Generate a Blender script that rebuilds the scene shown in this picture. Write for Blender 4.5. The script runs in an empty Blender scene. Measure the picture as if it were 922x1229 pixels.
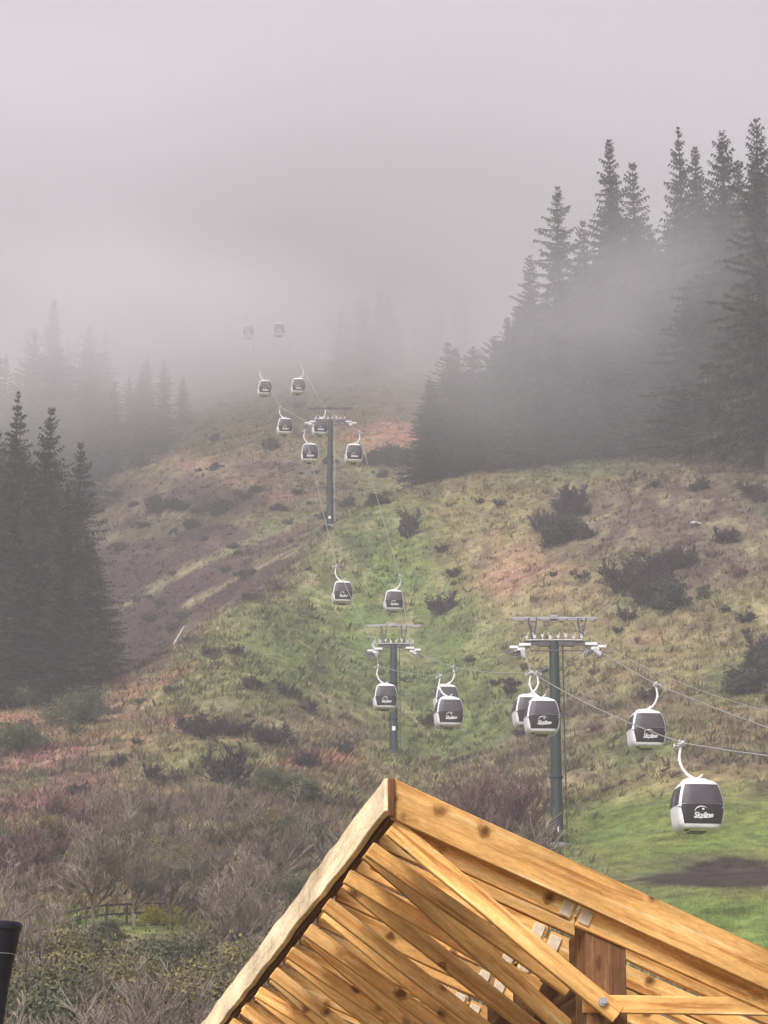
import bpy, math, random
import numpy as np
from mathutils import Vector, Matrix, Quaternion
random.seed(7); RS = np.random.RandomState(11)
sc = bpy.context.scene
COL = sc.collection

# ------------------------------------------------------------------ camera
IW, IH = 922.0, 1229.0
F = 3161.0
HZ = 1450.0
PITCH = math.atan((HZ - IH / 2) / F)
cp, sp = math.cos(PITCH), math.sin(PITCH)
cam_d = bpy.data.cameras.new('camera'); cam = bpy.data.objects.new('camera', cam_d); COL.objects.link(cam)
cam_d.sensor_fit = 'VERTICAL'; cam_d.sensor_height = 24.0
cam_d.lens = 24.0 * F / IH
cam_d.clip_start = 0.1; cam_d.clip_end = 6000
cam.rotation_euler = (math.pi / 2 + PITCH, 0, 0)
sc.camera = cam

def at(u, v, D):
    """photo pixel + depth along the view axis -> world point"""
    x = (u - IW / 2) / F; y = (IH / 2 - v) / F
    return Vector((x, cp - sp * y, sp + cp * y)) * D

def project(X, Y, Z):
    d = cp * Y + sp * Z
    return IW / 2 + F * X / d, IH / 2 - F * (cp * Z - sp * Y) / d, d

# ------------------------------------------------------------------ noise
def _hash(ix, iy, seed):
    n = (ix.astype(np.int64) * 374761393 + iy.astype(np.int64) * 668265263 + seed * 974711) & 0x7fffffff
    n = (n ^ (n >> 13)) * 1274126177 & 0x7fffffff
    return ((n ^ (n >> 16)) & 0xffff) / 65535.0

def vnoise(x, y, seed=0):
    ix, iy = np.floor(x), np.floor(y); fx, fy = x - ix, y - iy
    fx = fx * fx * fx * (fx * (fx * 6 - 15) + 10); fy = fy * fy * fy * (fy * (fy * 6 - 15) + 10)
    a = _hash(ix, iy, seed); b = _hash(ix + 1, iy, seed); c = _hash(ix, iy + 1, seed); d = _hash(ix + 1, iy + 1, seed)
    return (a + (b - a) * fx) + ((c + (d - c) * fx) - (a + (b - a) * fx)) * fy

def fbm(x, y, oct=4, seed=0):
    s = 0; a = 1; t = 0
    for i in range(oct):
        s = s + a * (vnoise(x * 2 ** i, y * 2 ** i, seed + i * 17) - .5); t += a; a *= .5
    return s / t * 2

# ------------------------------------------------------------------ terrain height
US = [-500, 0, 150, 300, 400, 500, 650, 800, 922, 1450]
TAB = {
    40: [1560] * 10,
    60: [1345] * 10,
    80: [1255, 1250, 1250, 1240, 1235, 1230, 1225, 1222, 1220, 1210],
    100: [1190, 1185, 1182, 1178, 1175, 1172, 1166, 1160, 1155, 1140],
    120: [1130, 1112, 1112, 1118, 1120, 1120, 1112, 1085, 1080, 1060],
    150: [1050, 1045, 1035, 1020, 1015, 1015, 1040, 1020, 1015, 980],
    170: [990, 990, 980, 960, 962, 985, 1008, 965, 955, 920],
    200: [930, 935, 920, 900, 915, 945, 930, 885, 870, 840],
    240: [860, 872, 862, 800, 862, 903, 842, 792, 772, 740],
    280: [830, 850, 818, 720, 766, 782, 700, 652, 625, 600],
    320: [835, 852, 838, 728, 632, 618, 578, 552, 532, 500],
    345: [835, 848, 805, 718, 648, 590, 562, 540, 522, 480],
    380: [760, 790, 745, 664, 634, 602, 572, 548, 530, 480],
    420: [680, 725, 655, 600, 590, 580, 566, 545, 525, 470],
    480: [600, 640, 575, 535, 520, 505, 512, 505, 495, 440],
    600: [510, 525, 490, 455, 445, 440, 445, 440, 440, 400],
    800: [450, 460, 440, 420, 415, 412, 412, 410, 410, 380],
    950: [430, 440, 425, 408, 402, 400, 400, 398, 398, 370],
}
def warp(X, Y):
    X = np.asarray(X, float); Y = np.maximum(np.asarray(Y, float), 3)
    return X / Y * 14.0, np.log(Y) * 9.0
cpts = []
for D, vs in TAB.items():
    for u, v in zip(US, vs):
        cpts.append(at(u, v, D))
for y in (-15, 5, 12, 22):
    for a in (-1.2, -.4, 0, .4, 1.2):
        yy = max(y, 3); cpts.append(Vector((a * 14 * yy / 14, yy, -1.6)))
cx = np.array([p.x for p in cpts]); cy = np.array([p.y for p in cpts]); cz = np.array([p.z for p in cpts])
ca, cl = warp(cx, cy)
def tps(r2): return np.where(r2 > 1e-12, 0.5 * r2 * np.log(np.maximum(r2, 1e-12)), 0)
n_ = len(cx)
Kmat = tps((ca[:, None] - ca[None]) ** 2 + (cl[:, None] - cl[None]) ** 2) + np.eye(n_) * 0.01
Pm = np.stack([np.ones(n_), ca, cl], 1)
Amat = np.zeros((n_ + 3, n_ + 3)); Amat[:n_, :n_] = Kmat; Amat[:n_, n_:] = Pm; Amat[n_:, :n_] = Pm.T
wts = np.linalg.solve(Amat, np.concatenate([cz / np.maximum(cy, 3), np.zeros(3)]))
def height(X, Y):
    X = np.atleast_1d(np.asarray(X, float)); Y = np.atleast_1d(np.asarray(Y, float))
    sh = X.shape; X = X.ravel(); Y = Y.ravel(); out = np.empty_like(X)
    for i in range(0, len(X), 40000):
        a, l = warp(X[i:i + 40000], Y[i:i + 40000])
        a = np.clip(a, -4.5, 4.5)
        k = tps((a[:, None] - ca[None]) ** 2 + (l[:, None] - cl[None]) ** 2)
        out[i:i + 40000] = (k @ wts[:n_] + wts[n_] + wts[n_ + 1] * a + wts[n_ + 2] * l) * np.maximum(Y[i:i + 40000], 3)
    out = np.where(Y < 22, np.where(Y < 12, -1.6, -1.6 + (out + 1.6) * (Y - 12) / 10), out)
    k = np.clip((Y - 60) / 140, 0, 1)
    lawn = np.exp(-(((X / np.maximum(Y, 1)) - .12) / .06) ** 2) * np.exp(-((Y - 125) / 40.) ** 2)
    rough = k * (1 - .8 * lawn)
    out = out + rough * (1.3 * fbm(X / 19, Y / 23, 3, 3) + .55 * fbm(X / 5.5 + Y / 17, Y / 7, 3, 9)) + .10 * rough * fbm(X / 1.6, Y / 1.6, 2, 4)
    # gully ribs on the left valley side and the long shelves of the far slope
    out = out + np.clip((Y - 360) / 80, 0, 1) * 2.2 * fbm(X / 70 + Y / 60, Y / 26, 3, 21)
    return out.reshape(sh)
def gz(x, y): return float(height(x, y)[0])
def ground_at(u, D):
    """world point on the ground in picture column u at depth D"""
    p = at(u, 800, D); v = 800
    for _ in range(12):
        z = gz(p.x, p.y)
        uu, vv, dd = project(p.x, p.y, z)
        v = vv; p = at(u, v, D)
    return Vector((p.x, p.y, gz(p.x, p.y)))
_rows = {}
def hit(u, v, Dmin=45, Dmax=900):
    """nearest ground point seen at photo pixel (u, v)"""
    D = np.geomspace(Dmin, Dmax, 500)
    x = (u - IW / 2) / F; y = (IH / 2 - v) / F
    X = x * D; Y = (cp - sp * y) * D; Z = (sp + cp * y) * D
    H = height(X, Y); below = np.nonzero(Z < H)[0]
    i = below[0] if len(below) else len(D) - 1
    return Vector((X[i], Y[i], H[i]))

# ------------------------------------------------------------------ tags, linking
def tag(o, label=None, cat=None, group=None, kind=None):
    if label: o['label'] = label
    if cat: o['category'] = cat
    if group: o['group'] = group
    if kind: o['kind'] = kind
    return o
def empty(name, loc, rz=0.0):
    o = bpy.data.objects.new(name, None); COL.objects.link(o)
    o.location = loc; o.rotation_euler = (0, 0, rz); o.empty_display_size = .3
    return o
def link(name, me, parent=None):
    o = bpy.data.objects.new(name, me); COL.objects.link(o)
    if parent is not None: o.parent = parent
    return o
def kids(o): return KIDS.get(o.name, [])
KIDS = {}
def copy_tree(o, parent=None):
    c = o.copy(); COL.objects.link(c)
    if parent is not None: c.parent = parent
    for ch in [x for x in TREE.get(o, [])]:
        copy_tree(ch, c)
    return c
TREE = {}
def child(name, me, parent):
    o = link(name, me, parent); TREE.setdefault(parent, []).append(o); return o

class MB:
    def __init__(s): s.v = []; s.f = []; s.sm = []
    def add(s, vs, fs, smooth=False):
        b = len(s.v); s.v += [tuple(q) for q in vs]; s.f += [tuple(i + b for i in f) for f in fs]; s.sm += [smooth] * len(fs)
    def box(s, c, d, M=None):
        x, y, z = d[0] / 2, d[1] / 2, d[2] / 2; c = Vector(c)
        vs = [Vector((a * x, b * y, e * z)) for a in (-1, 1) for b in (-1, 1) for e in (-1, 1)]
        vs = [(M @ q if M else q) + c for q in vs]
        s.add(vs, [(0, 1, 3, 2), (4, 6, 7, 5), (0, 4, 5, 1), (2, 3, 7, 6), (0, 2, 6, 4), (1, 5, 7, 3)])
    def bar(s, a, b, w, h=None, up=(0, 0, 1)):
        a, b = Vector(a), Vector(b); h = h or w; d = (b - a); L = d.length; d.normalize()
        u = Vector(up)
        if abs(d.dot(u)) > .98: u = Vector((0, 1, 0))
        r = d.cross(u).normalized(); u = r.cross(d)
        M = Matrix((d, r, u)).transposed()
        s.box((a + b) / 2, (L, w, h), M)
    def tube(s, pts, rs, n=8, cap=True, smooth=True):
        pts = [Vector(p) for p in pts]
        if not isinstance(rs, (list, tuple)): rs = [rs] * len(pts)
        rings = []; ref = Vector((0.3, 0.9, 0.2)).normalized()
        for i, p in enumerate(pts):
            d = (pts[min(i + 1, len(pts) - 1)] - pts[max(i - 1, 0)]).normalized()
            if i == 0 and abs(d.dot(ref)) > .9: ref = Vector((1, 0, 0))
            r = d.cross(ref).normalized(); ref2 = r.cross(d).normalized(); ref = ref2
            rings.append([p + (r * math.cos(2 * math.pi * k / n) + ref2 * math.sin(2 * math.pi * k / n)) * rs[i] for k in range(n)])
        vs = [q for rg in rings for q in rg]
        fs = [(i * n + k, i * n + (k + 1) % n, (i + 1) * n + (k + 1) % n, (i + 1) * n + k) for i in range(len(pts) - 1) for k in range(n)]
        s.add(vs, fs, smooth)
        if cap:
            s.add(rings[0], [tuple(range(n))[::-1]]); s.add(rings[-1], [tuple(range(n))])
    def cyl(s, c, axis, r, L, n=14):
        c = Vector(c); a = Vector(axis).normalized() * L / 2
        s.tube([c - a, c + a], r, n, True, True)
    def mesh(s, name, mat):
        me = bpy.data.meshes.new(name); me.from_pydata(s.v, [], s.f); me.materials.append(mat)
        me.polygons.foreach_set('use_smooth', s.sm); me.update(); return me

def np_mesh(name, V, Fq, mat, cols=None, smooth=False):
    """V (n,3), Fq (m,k) with constant k"""
    me = bpy.data.meshes.new(name); k = Fq.shape[1]
    me.vertices.add(len(V)); me.vertices.foreach_set('co', V.astype(np.float32).ravel())
    me.loops.add(Fq.size); me.loops.foreach_set('vertex_index', Fq.astype(np.int32).ravel())
    me.polygons.add(len(Fq)); me.polygons.foreach_set('loop_start', np.arange(0, Fq.size, k, dtype=np.int32))
    me.polygons.foreach_set('loop_total', np.full(len(Fq), k, dtype=np.int32))
    me.polygons.foreach_set('use_smooth', np.full(len(Fq), smooth, dtype=bool))
    me.materials.append(mat)
    if cols is not None:
        ca_ = me.color_attributes.new('tone', 'FLOAT_COLOR', 'POINT')
        ca_.data.foreach_set('color', np.concatenate([cols, np.ones((len(cols), 1))], 1).astype(np.float32).ravel())
    me.update(calc_edges=True); return me

# ------------------------------------------------------------------ materials
def new_mat(name):
    m = bpy.data.materials.new(name); m.use_nodes = True
    nt = m.node_tree; b = nt.nodes['Principled BSDF']; return m, nt, b
def N(nt, t, **kw):
    n = nt.nodes.new(t)
    for k, v in kw.items():
        if hasattr(n, k): setattr(n, k, v)
        else: n.inputs[k].default_value = v
    return n
def ramp(nt, stops):
    r = nt.nodes.new('ShaderNodeValToRGB'); e = r.color_ramp.elements
    while len(e) < len(stops): e.new(.5)
    for i, (p, c) in enumerate(stops):
        e[i].position = p; e[i].color = (*c, 1) if len(c) == 3 else c
    return r
def noisy(name, stops, scale=2.0, rough=.8, detail=5, coord='Object', bump=0.0, spec=.3, metal=0.0, stretch=(1, 1, 1), rand=0.0):
    m, nt, b = new_mat(name)
    tc = N(nt, 'ShaderNodeTexCoord'); mp = N(nt, 'ShaderNodeMapping'); mp.inputs['Scale'].default_value = stretch
    nz = N(nt, 'ShaderNodeTexNoise'); nz.inputs['Scale'].default_value = scale; nz.inputs['Detail'].default_value = detail
    r = ramp(nt, stops); L = nt.links.new
    L(tc.outputs[coord], mp.inputs[0]); L(mp.outputs[0], nz.inputs['Vector']); L(nz.outputs[0], r.inputs[0])
    out = r.outputs[0]
    if rand:
        oi = N(nt, 'ShaderNodeObjectInfo'); hs = N(nt, 'ShaderNodeHueSaturation')
        mr = N(nt, 'ShaderNodeMapRange'); mr.inputs[3].default_value = 1 - rand; mr.inputs[4].default_value = 1 + rand
        L(oi.outputs['Random'], mr.inputs[0]); L(mr.outputs[0], hs.inputs['Value']); L(out, hs.inputs['Color']); out = hs.outputs[0]
    L(out, b.inputs['Base Color'])
    b.inputs['Roughness'].default_value = rough; b.inputs['Specular IOR Level'].default_value = spec; b.inputs['Metallic'].default_value = metal
    if bump:
        bp = N(nt, 'ShaderNodeBump'); bp.inputs['Strength'].default_value = bump; bp.inputs['Distance'].default_value = .02
        L(nz.outputs[0], bp.inputs['Height']); L(bp.outputs[0], b.inputs['Normal'])
    return m

M = {}
M['white'] = noisy('white_paint', [(.3, (.80, .80, .78)), (.7, (.88, .88, .86))], 3, .5, spec=.3)
M['dark_panel'] = noisy('dark_panel', [(.3, (.014, .011, .013)), (.7, (.024, .019, .022))], 3, .5)
M['letter'] = noisy('letter_white', [(.3, (.78, .78, .76)), (.7, (.85, .85, .84))], 3, .5)
M['glass'] = noisy('tinted_glass', [(.3, (.050, .042, .048)), (.7, (.075, .064, .072))], 1.2, .45, spec=.35)
M['green'] = noisy('green_steel', [(.3, (.016, .034, .030)), (.7, (.030, .055, .048))], 1.5, .5, stretch=(3, 3, .4))
M['galv'] = noisy('galvanised_steel', [(.3, (.30, .29, .30)), (.7, (.48, .47, .47))], 4, .5, metal=.3)
M['darksteel'] = noisy('dark_steel', [(.3, (.06, .055, .06)), (.7, (.13, .115, .12))], 3, .5, metal=.2)
M['sheave'] = noisy('sheave_rubber_white', [(.3, (.5, .49, .5)), (.7, (.75, .74, .74))], 6, .5)
M['rope'] = noisy('steel_rope', [(.3, (.30, .29, .27)), (.7, (.45, .44, .41))], 8, .5, metal=.3)
M['concrete'] = noisy('concrete', [(.3, (.3, .29, .28)), (.7, (.45, .43, .41))], 3, .9, bump=.4)
M['bark'] = noisy('bark', [(.3, (.045, .035, .032)), (.7, (.10, .078, .068))], 6, .9, stretch=(3, 3, .6))
M['paletrunk'] = noisy('pale_bark', [(.3, (.14, .11, .09)), (.7, (.22, .18, .15))], 2, .9, stretch=(2, 2, .3))
M['twig'] = noisy('twig_bark', [(.3, (.085, .068, .052)), (.7, (.30, .25, .19))], .6, .9, rand=.18)
M['twig_dark'] = noisy('dark_twig', [(.3, (.032, .024, .028)), (.7, (.075, .055, .058))], .8, .9, rand=.15)
M['twig_red'] = noisy('red_twig', [(.3, (.10, .055, .055)), (.7, (.20, .115, .105))], .8, .9, rand=.15)
M['needle'] = noisy('conifer_needles', [(.32, (.022, .032, .026)), (.5, (.058, .068, .050)), (.68, (.14, .145, .095))], .9, .8, detail=8, rand=.22)
M['leaf_olive'] = noisy('olive_leaves', [(.34, (.055, .050, .020)), (.5, (.13, .118, .042)), (.68, (.26, .23, .075))], 1.6, .7, detail=8, rand=.15)
M['leaf_gorse'] = noisy('gorse_leaves', [(.3, (.045, .055, .028)), (.7, (.13, .14, .065))], 1.6, .7, detail=8, rand=.15)
M['leaf_dark'] = noisy('dark_leaves', [(.3, (.02, .026, .02)), (.7, (.06, .065, .045))], 1.2, .8, detail=8, rand=.15)
M['leaf_yellow'] = noisy('yellow_blossom', [(.35, (.20, .19, .03)), (.6, (.60, .50, .03))], 3, .7)
M['rock'] = noisy('pale_rock', [(.3, (.40, .38, .35)), (.7, (.65, .63, .6))], 1.5, .9, bump=.5)
M['log'] = noisy('dead_log', [(.3, (.055, .042, .035)), (.7, (.12, .10, .08))], 3, .9, stretch=(.4, 3, 3))
M['palelog'] = noisy('bleached_log', [(.3, (.42, .38, .34)), (.7, (.62, .58, .52))], 3, .9, stretch=(.4, 3, 3))
M['black'] = noisy('black_metal', [(.3, (.012, .012, .016)), (.7, (.03, .03, .036))], 9, .5, bump=.2)
M['bracket'] = noisy('pale_end_grain', [(.3, (.62, .50, .33)), (.7, (.82, .72, .54))], 30, .7)

def wood_mat(name, base, dark, light, knot=1.0):
    m, nt, b = new_mat(name); L = nt.links.new
    tc = N(nt, 'ShaderNodeTexCoord'); oi = N(nt, 'ShaderNodeObjectInfo')
    off = N(nt, 'ShaderNodeVectorMath', operation='SCALE'); off.inputs[0].default_value = (31.7, 17.3, 11.9)
    L(oi.outputs['Random'], off.inputs['Scale'])
    ad = N(nt, 'ShaderNodeVectorMath', operation='ADD'); L(tc.outputs['Object'], ad.inputs[0]); L(off.outputs[0], ad.inputs[1])
    # knots
    mk = N(nt, 'ShaderNodeMapping'); mk.inputs['Scale'].default_value = (5.0, 8.0, 5.0); L(ad.outputs[0], mk.inputs[0])
    vo = N(nt, 'ShaderNodeTexVoronoi'); vo.inputs['Scale'].default_value = 1.0; vo.inputs['Randomness'].default_value = 1.0; L(mk.outputs[0], vo.inputs['Vector'])
    dn = N(nt, 'ShaderNodeTexNoise'); dn.inputs['Scale'].default_value = 22; dn.inputs['Detail'].default_value = 3; L(ad.outputs[0], dn.inputs['Vector'])
    dm = N(nt, 'ShaderNodeMath', operation='MULTIPLY_ADD'); dm.inputs[1].default_value = .22; L(dn.outputs[0], dm.inputs[0]); L(vo.outputs['Distance'], dm.inputs[2])
    kr = ramp(nt, [(.18, (1, 1, 1)), (.25, (.6, .6, .6)), (.31, (.15, .15, .15)), (.42, (0, 0, 0))]); L(dm.outputs[0], kr.inputs[0])
    # grain, bent around the knots
    mg = N(nt, 'ShaderNodeMapping'); mg.inputs['Scale'].default_value = (1.3, 30, 30); L(ad.outputs[0], mg.inputs[0])
    kk = N(nt, 'ShaderNodeVectorMath', operation='SCALE'); kk.inputs[0].default_value = (0, 1.6, 1.6); L(kr.outputs[0], kk.inputs['Scale'])
    ag = N(nt, 'ShaderNodeVectorMath', operation='ADD'); L(mg.outputs[0], ag.inputs[0]); L(kk.outputs[0], ag.inputs[1])
    nz = N(nt, 'ShaderNodeTexNoise'); nz.inputs['Scale'].default_value = 1.0; nz.inputs['Detail'].default_value = 6; nz.inputs['Distortion'].default_value = .6
    L(ag.outputs[0], nz.inputs['Vector'])
    gr = ramp(nt, [(.30, dark), (.47, base), (.56, base), (.72, light)]); L(nz.outputs[0], gr.inputs[0])
    mb = N(nt, 'ShaderNodeMapping'); mb.inputs['Scale'].default_value = (1.3, 5, 5); L(ad.outputs[0], mb.inputs[0])
    n2 = N(nt, 'ShaderNodeTexNoise'); n2.inputs['Scale'].default_value = 1.0; n2.inputs['Detail'].default_value = 3; L(mb.outputs[0], n2.inputs['Vector'])
    mr = N(nt, 'ShaderNodeMapRange'); mr.inputs[1].default_value = .3; mr.inputs[2].default_value = .7; mr.inputs[3].default_value = .60; mr.inputs[4].default_value = 1.32
    L(n2.outputs[0], mr.inputs[0])
    mr2 = N(nt, 'ShaderNodeMapRange'); mr2.inputs[3].default_value = .72; mr2.inputs[4].default_value = 1.22; L(oi.outputs['Random'], mr2.inputs[0])
    n3 = N(nt, 'ShaderNodeTexNoise'); n3.inputs['Scale'].default_value = 1.0; n3.inputs['Detail'].default_value = 5; n3.inputs['Roughness'].default_value = .8
    m3 = N(nt, 'ShaderNodeMapping'); m3.inputs['Scale'].default_value = (14, 60, 60); L(ad.outputs[0], m3.inputs[0]); L(m3.outputs[0], n3.inputs['Vector'])
    r3 = N(nt, 'ShaderNodeMapRange'); r3.inputs[1].default_value = .3; r3.inputs[2].default_value = .7; r3.inputs[3].default_value = .72; r3.inputs[4].default_value = 1.22; L(n3.outputs[0], r3.inputs[0])
    m4 = N(nt, 'ShaderNodeMath', operation='MULTIPLY'); L(mr.outputs[0], m4.inputs[0]); L(r3.outputs[0], m4.inputs[1])
    mu = N(nt, 'ShaderNodeMath', operation='MULTIPLY'); L(m4.outputs[0], mu.inputs[0]); L(mr2.outputs[0], mu.inputs[1])
    hs = N(nt, 'ShaderNodeHueSaturation'); L(gr.outputs[0], hs.inputs['Color']); L(mu.outputs[0], hs.inputs['Value'])
    mx = N(nt, 'ShaderNodeMix', data_type='RGBA'); L(hs.outputs[0], mx.inputs[6]); mx.inputs[7].default_value = (.10, .035, .010, 1)
    kf = N(nt, 'ShaderNodeMath', operation='MULTIPLY'); kf.inputs[1].default_value = knot; L(kr.outputs[0], kf.inputs[0]); L(kf.outputs[0], mx.inputs[0])
    L(mx.outputs[2], b.inputs['Base Color']); b.inputs['Roughness'].default_value = .85; b.inputs['Specular IOR Level'].default_value = .12
    bp = N(nt, 'ShaderNodeBump'); bp.inputs['Strength'].default_value = .5; bp.inputs['Distance'].default_value = .004
    L(nz.outputs[0], bp.inputs['Height']); L(bp.outputs[0], b.inputs['Normal'])
    return m
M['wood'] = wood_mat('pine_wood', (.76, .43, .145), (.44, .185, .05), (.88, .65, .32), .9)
M['wood_pale'] = wood_mat('pale_wood', (.80, .64, .41), (.66, .48, .26), (.86, .74, .54), .3)  # paler wood tones with fainter knots
M['wood_dark'] = wood_mat('dark_shaded_wood', (.17, .085, .040), (.08, .036, .018), (.27, .15, .07), .7)  # dark wood; posts and the strip under the edge board carry shade in this colour

# terrain / tufts use the painted ground-cover tone
def cover_mat(name, tuft=False):
    m, nt, b = new_mat(name); L = nt.links.new
    at_ = N(nt, 'ShaderNodeAttribute', attribute_name='tone')
    ge = N(nt, 'ShaderNodeNewGeometry')
    n1 = N(nt, 'ShaderNodeTexNoise'); n1.inputs['Scale'].default_value = .9; n1.inputs['Detail'].default_value = 9; n1.inputs['Roughness'].default_value = .72
    mp = N(nt, 'ShaderNodeMapping'); mp.inputs['Scale'].default_value = (1, .55, 1); L(ge.outputs['Position'], mp.inputs[0]); L(mp.outputs[0], n1.inputs['Vector'])
    mr = N(nt, 'ShaderNodeMapRange'); mr.inputs[1].default_value = .3; mr.inputs[2].default_value = .7; mr.inputs[3].default_value = .38; mr.inputs[4].default_value = 1.75
    L(n1.outputs[0], mr.inputs[0])
    n2 = N(nt, 'ShaderNodeTexNoise'); n2.inputs['Scale'].default_value = .16; n2.inputs['Detail'].default_value = 6; L(ge.outputs['Position'], n2.inputs['Vector'])
    h = N(nt, 'ShaderNodeMapRange'); h.inputs[1].default_value = .3; h.inputs[2].default_value = .7; h.inputs[3].default_value = .475; h.inputs[4].default_value = .525; L(n2.outputs[0], h.inputs[0])
    hs = N(nt, 'ShaderNodeHueSaturation'); L(at_.outputs['Color'], hs.inputs['Color']); L(h.outputs[0], hs.inputs['Hue'])
    L(mr.outputs[0], hs.inputs['Value']); L(hs.outputs[0], b.inputs['Base Color'])
    b.inputs['Roughness'].default_value = .95; b.inputs['Specular IOR Level'].default_value = .1
    if not tuft:
        bp = N(nt, 'ShaderNodeBump'); bp.inputs['Strength'].default_value = 1.0; bp.inputs['Distance'].default_value = .35
        L(n1.outputs[0], bp.inputs['Height']); L(bp.outputs[0], b.inputs['Normal'])
    return m
M['cover'] = cover_mat('hillside_cover'); M['tuft'] = cover_mat('tussock_blades', True)

# ------------------------------------------------------------------ ground-cover zones
GREEN = (.098, .136, .040); LAWN = (.118, .150, .040); OLIVE = (.135, .120, .052); TAN = (.19, .135, .070); PINK = (.24, .145, .095)
SCRUB = (.088, .064, .055); PURPLE = (.062, .034, .037); EARTH = (.27, .14, .085); REDB = (.17, .095, .075); STRAW = (.27, .235, .125)
# u, v, radius u, radius v, rotation deg, colour, strength
ZONES = [
    (560, 640, 700, 130, 0, OLIVE, .7), (250, 900, 400, 120, 0, OLIVE, .6),
    (470, 660, 130, 70, 15, GREEN, 1), (440, 760, 120, 90, 20, GREEN, .9), (350, 800, 90, 40, -20, GREEN, .6), (560, 790, 110, 90, 20, GREEN, .75),
    (520, 880, 70, 50, 0, GREEN, .9), (250, 790, 90, 32, -28, GREEN, .5), (240, 910, 70, 26, -10, GREEN, .5), (700, 560, 90, 14, -3, GREEN, .8),
    (590, 660, 80, 60, 30, TAN, .8), (650, 710, 60, 40, 0, PINK, .9), (620, 690, 50, 35, 0, PINK, .7), (700, 740, 100, 40, 10, TAN, .7), (740, 790, 110, 50, 0, TAN, .6),
    (830, 620, 150, 75, 0, SCRUB, .85), (880, 560, 90, 30, 0, SCRUB, .7), (830, 700, 90, 40, 0, SCRUB, .7), (700, 620, 40, 50, 0, SCRUB, .5),
    (880, 740, 80, 40, 0, OLIVE, .7), (700, 860, 90, 50, 0, SCRUB, .55), (600, 940, 90, 50, 0, SCRUB, .5),
    (240, 690, 150, 50, -25, PURPLE, 1.3), (150, 730, 100, 60, -25, PURPLE, 1.1), (300, 655, 80, 22, -20, REDB, .7), (260, 600, 160, 30, 5, SCRUB, .5),  # purple-brown scrub, its dark colour also standing in for gully shading
    (225, 640, 175, 62, -14, (.070, .046, .044), 1.0), (170, 780, 60, 40, -35, PURPLE, .8), (300, 648, 70, 2.5, -20, STRAW, .8), (225, 683, 60, 2.5, -24, STRAW, .8), (170, 715, 40, 2.5, -28, STRAW, .6), (330, 672, 50, 3, -28, STRAW, .7), (260, 705, 60, 3, -30, STRAW, .6), (205, 618, 30, 2.5, 0, STRAW, .9),
    (250, 560, 90, 12, 10, PINK, .8), (300, 580, 60, 9, 20, PINK, .8), (430, 505, 60, 30, 0, EARTH, .4), (460, 520, 46, 20, 5, EARTH, 1.3), (200, 660, 150, 14, -5, SCRUB, .7), (170, 590, 140, 18, 0, SCRUB, .8), (330, 560, 60, 8, 0, SCRUB, .8),
    (420, 460, 120, 12, 0, OLIVE, .8), (350, 620, 60, 14, -8, OLIVE, .9), (220, 630, 100, 12, -10, OLIVE, .6), (360, 600, 60, 12, 0, PINK, .5),
    (60, 930, 130, 60, -15, REDB, 1.0), (70, 875, 110, 12, 10, EARTH, .6), (60, 985, 120, 40, 0, REDB, .8), (140, 835, 50, 16, -15, EARTH, .5), (215, 810, 34, 9, -20, EARTH, .8), (150, 860, 120, 9, 8, REDB, .8),
    (385, 915, 38, 12, -5, EARTH, .85), (420, 880, 90, 22, 0, SCRUB, .3), (330, 860, 80, 25, 10, SCRUB, .35),
    (300, 980, 160, 60, 0, SCRUB, .45), (200, 1040, 200, 45, 0, SCRUB, .55), (120, 1150, 260, 90, 0, OLIVE, .6),
    (140, 1112, 75, 12, 0, LAWN, 1), (880, 1005, 205, 70, -3, LAWN, 1), (900, 1120, 200, 60, 0, LAWN, 1), (745, 985, 90, 45, -12, LAWN, .95),
    (800, 935, 140, 14, -12, TAN, .55), (880, 925, 90, 18, 0, TAN, .6), (860, 1053, 98, 17, -2, (.055, .042, .038), 1.4), (905, 915, 70, 8, -2, SCRUB, .8),
    (760, 1110, 60, 40, 0, GREEN, .6), (760, 900, 60, 18, -15, GREEN, .5), (880, 820, 60, 30, 0, GREEN, .5),
]
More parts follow.
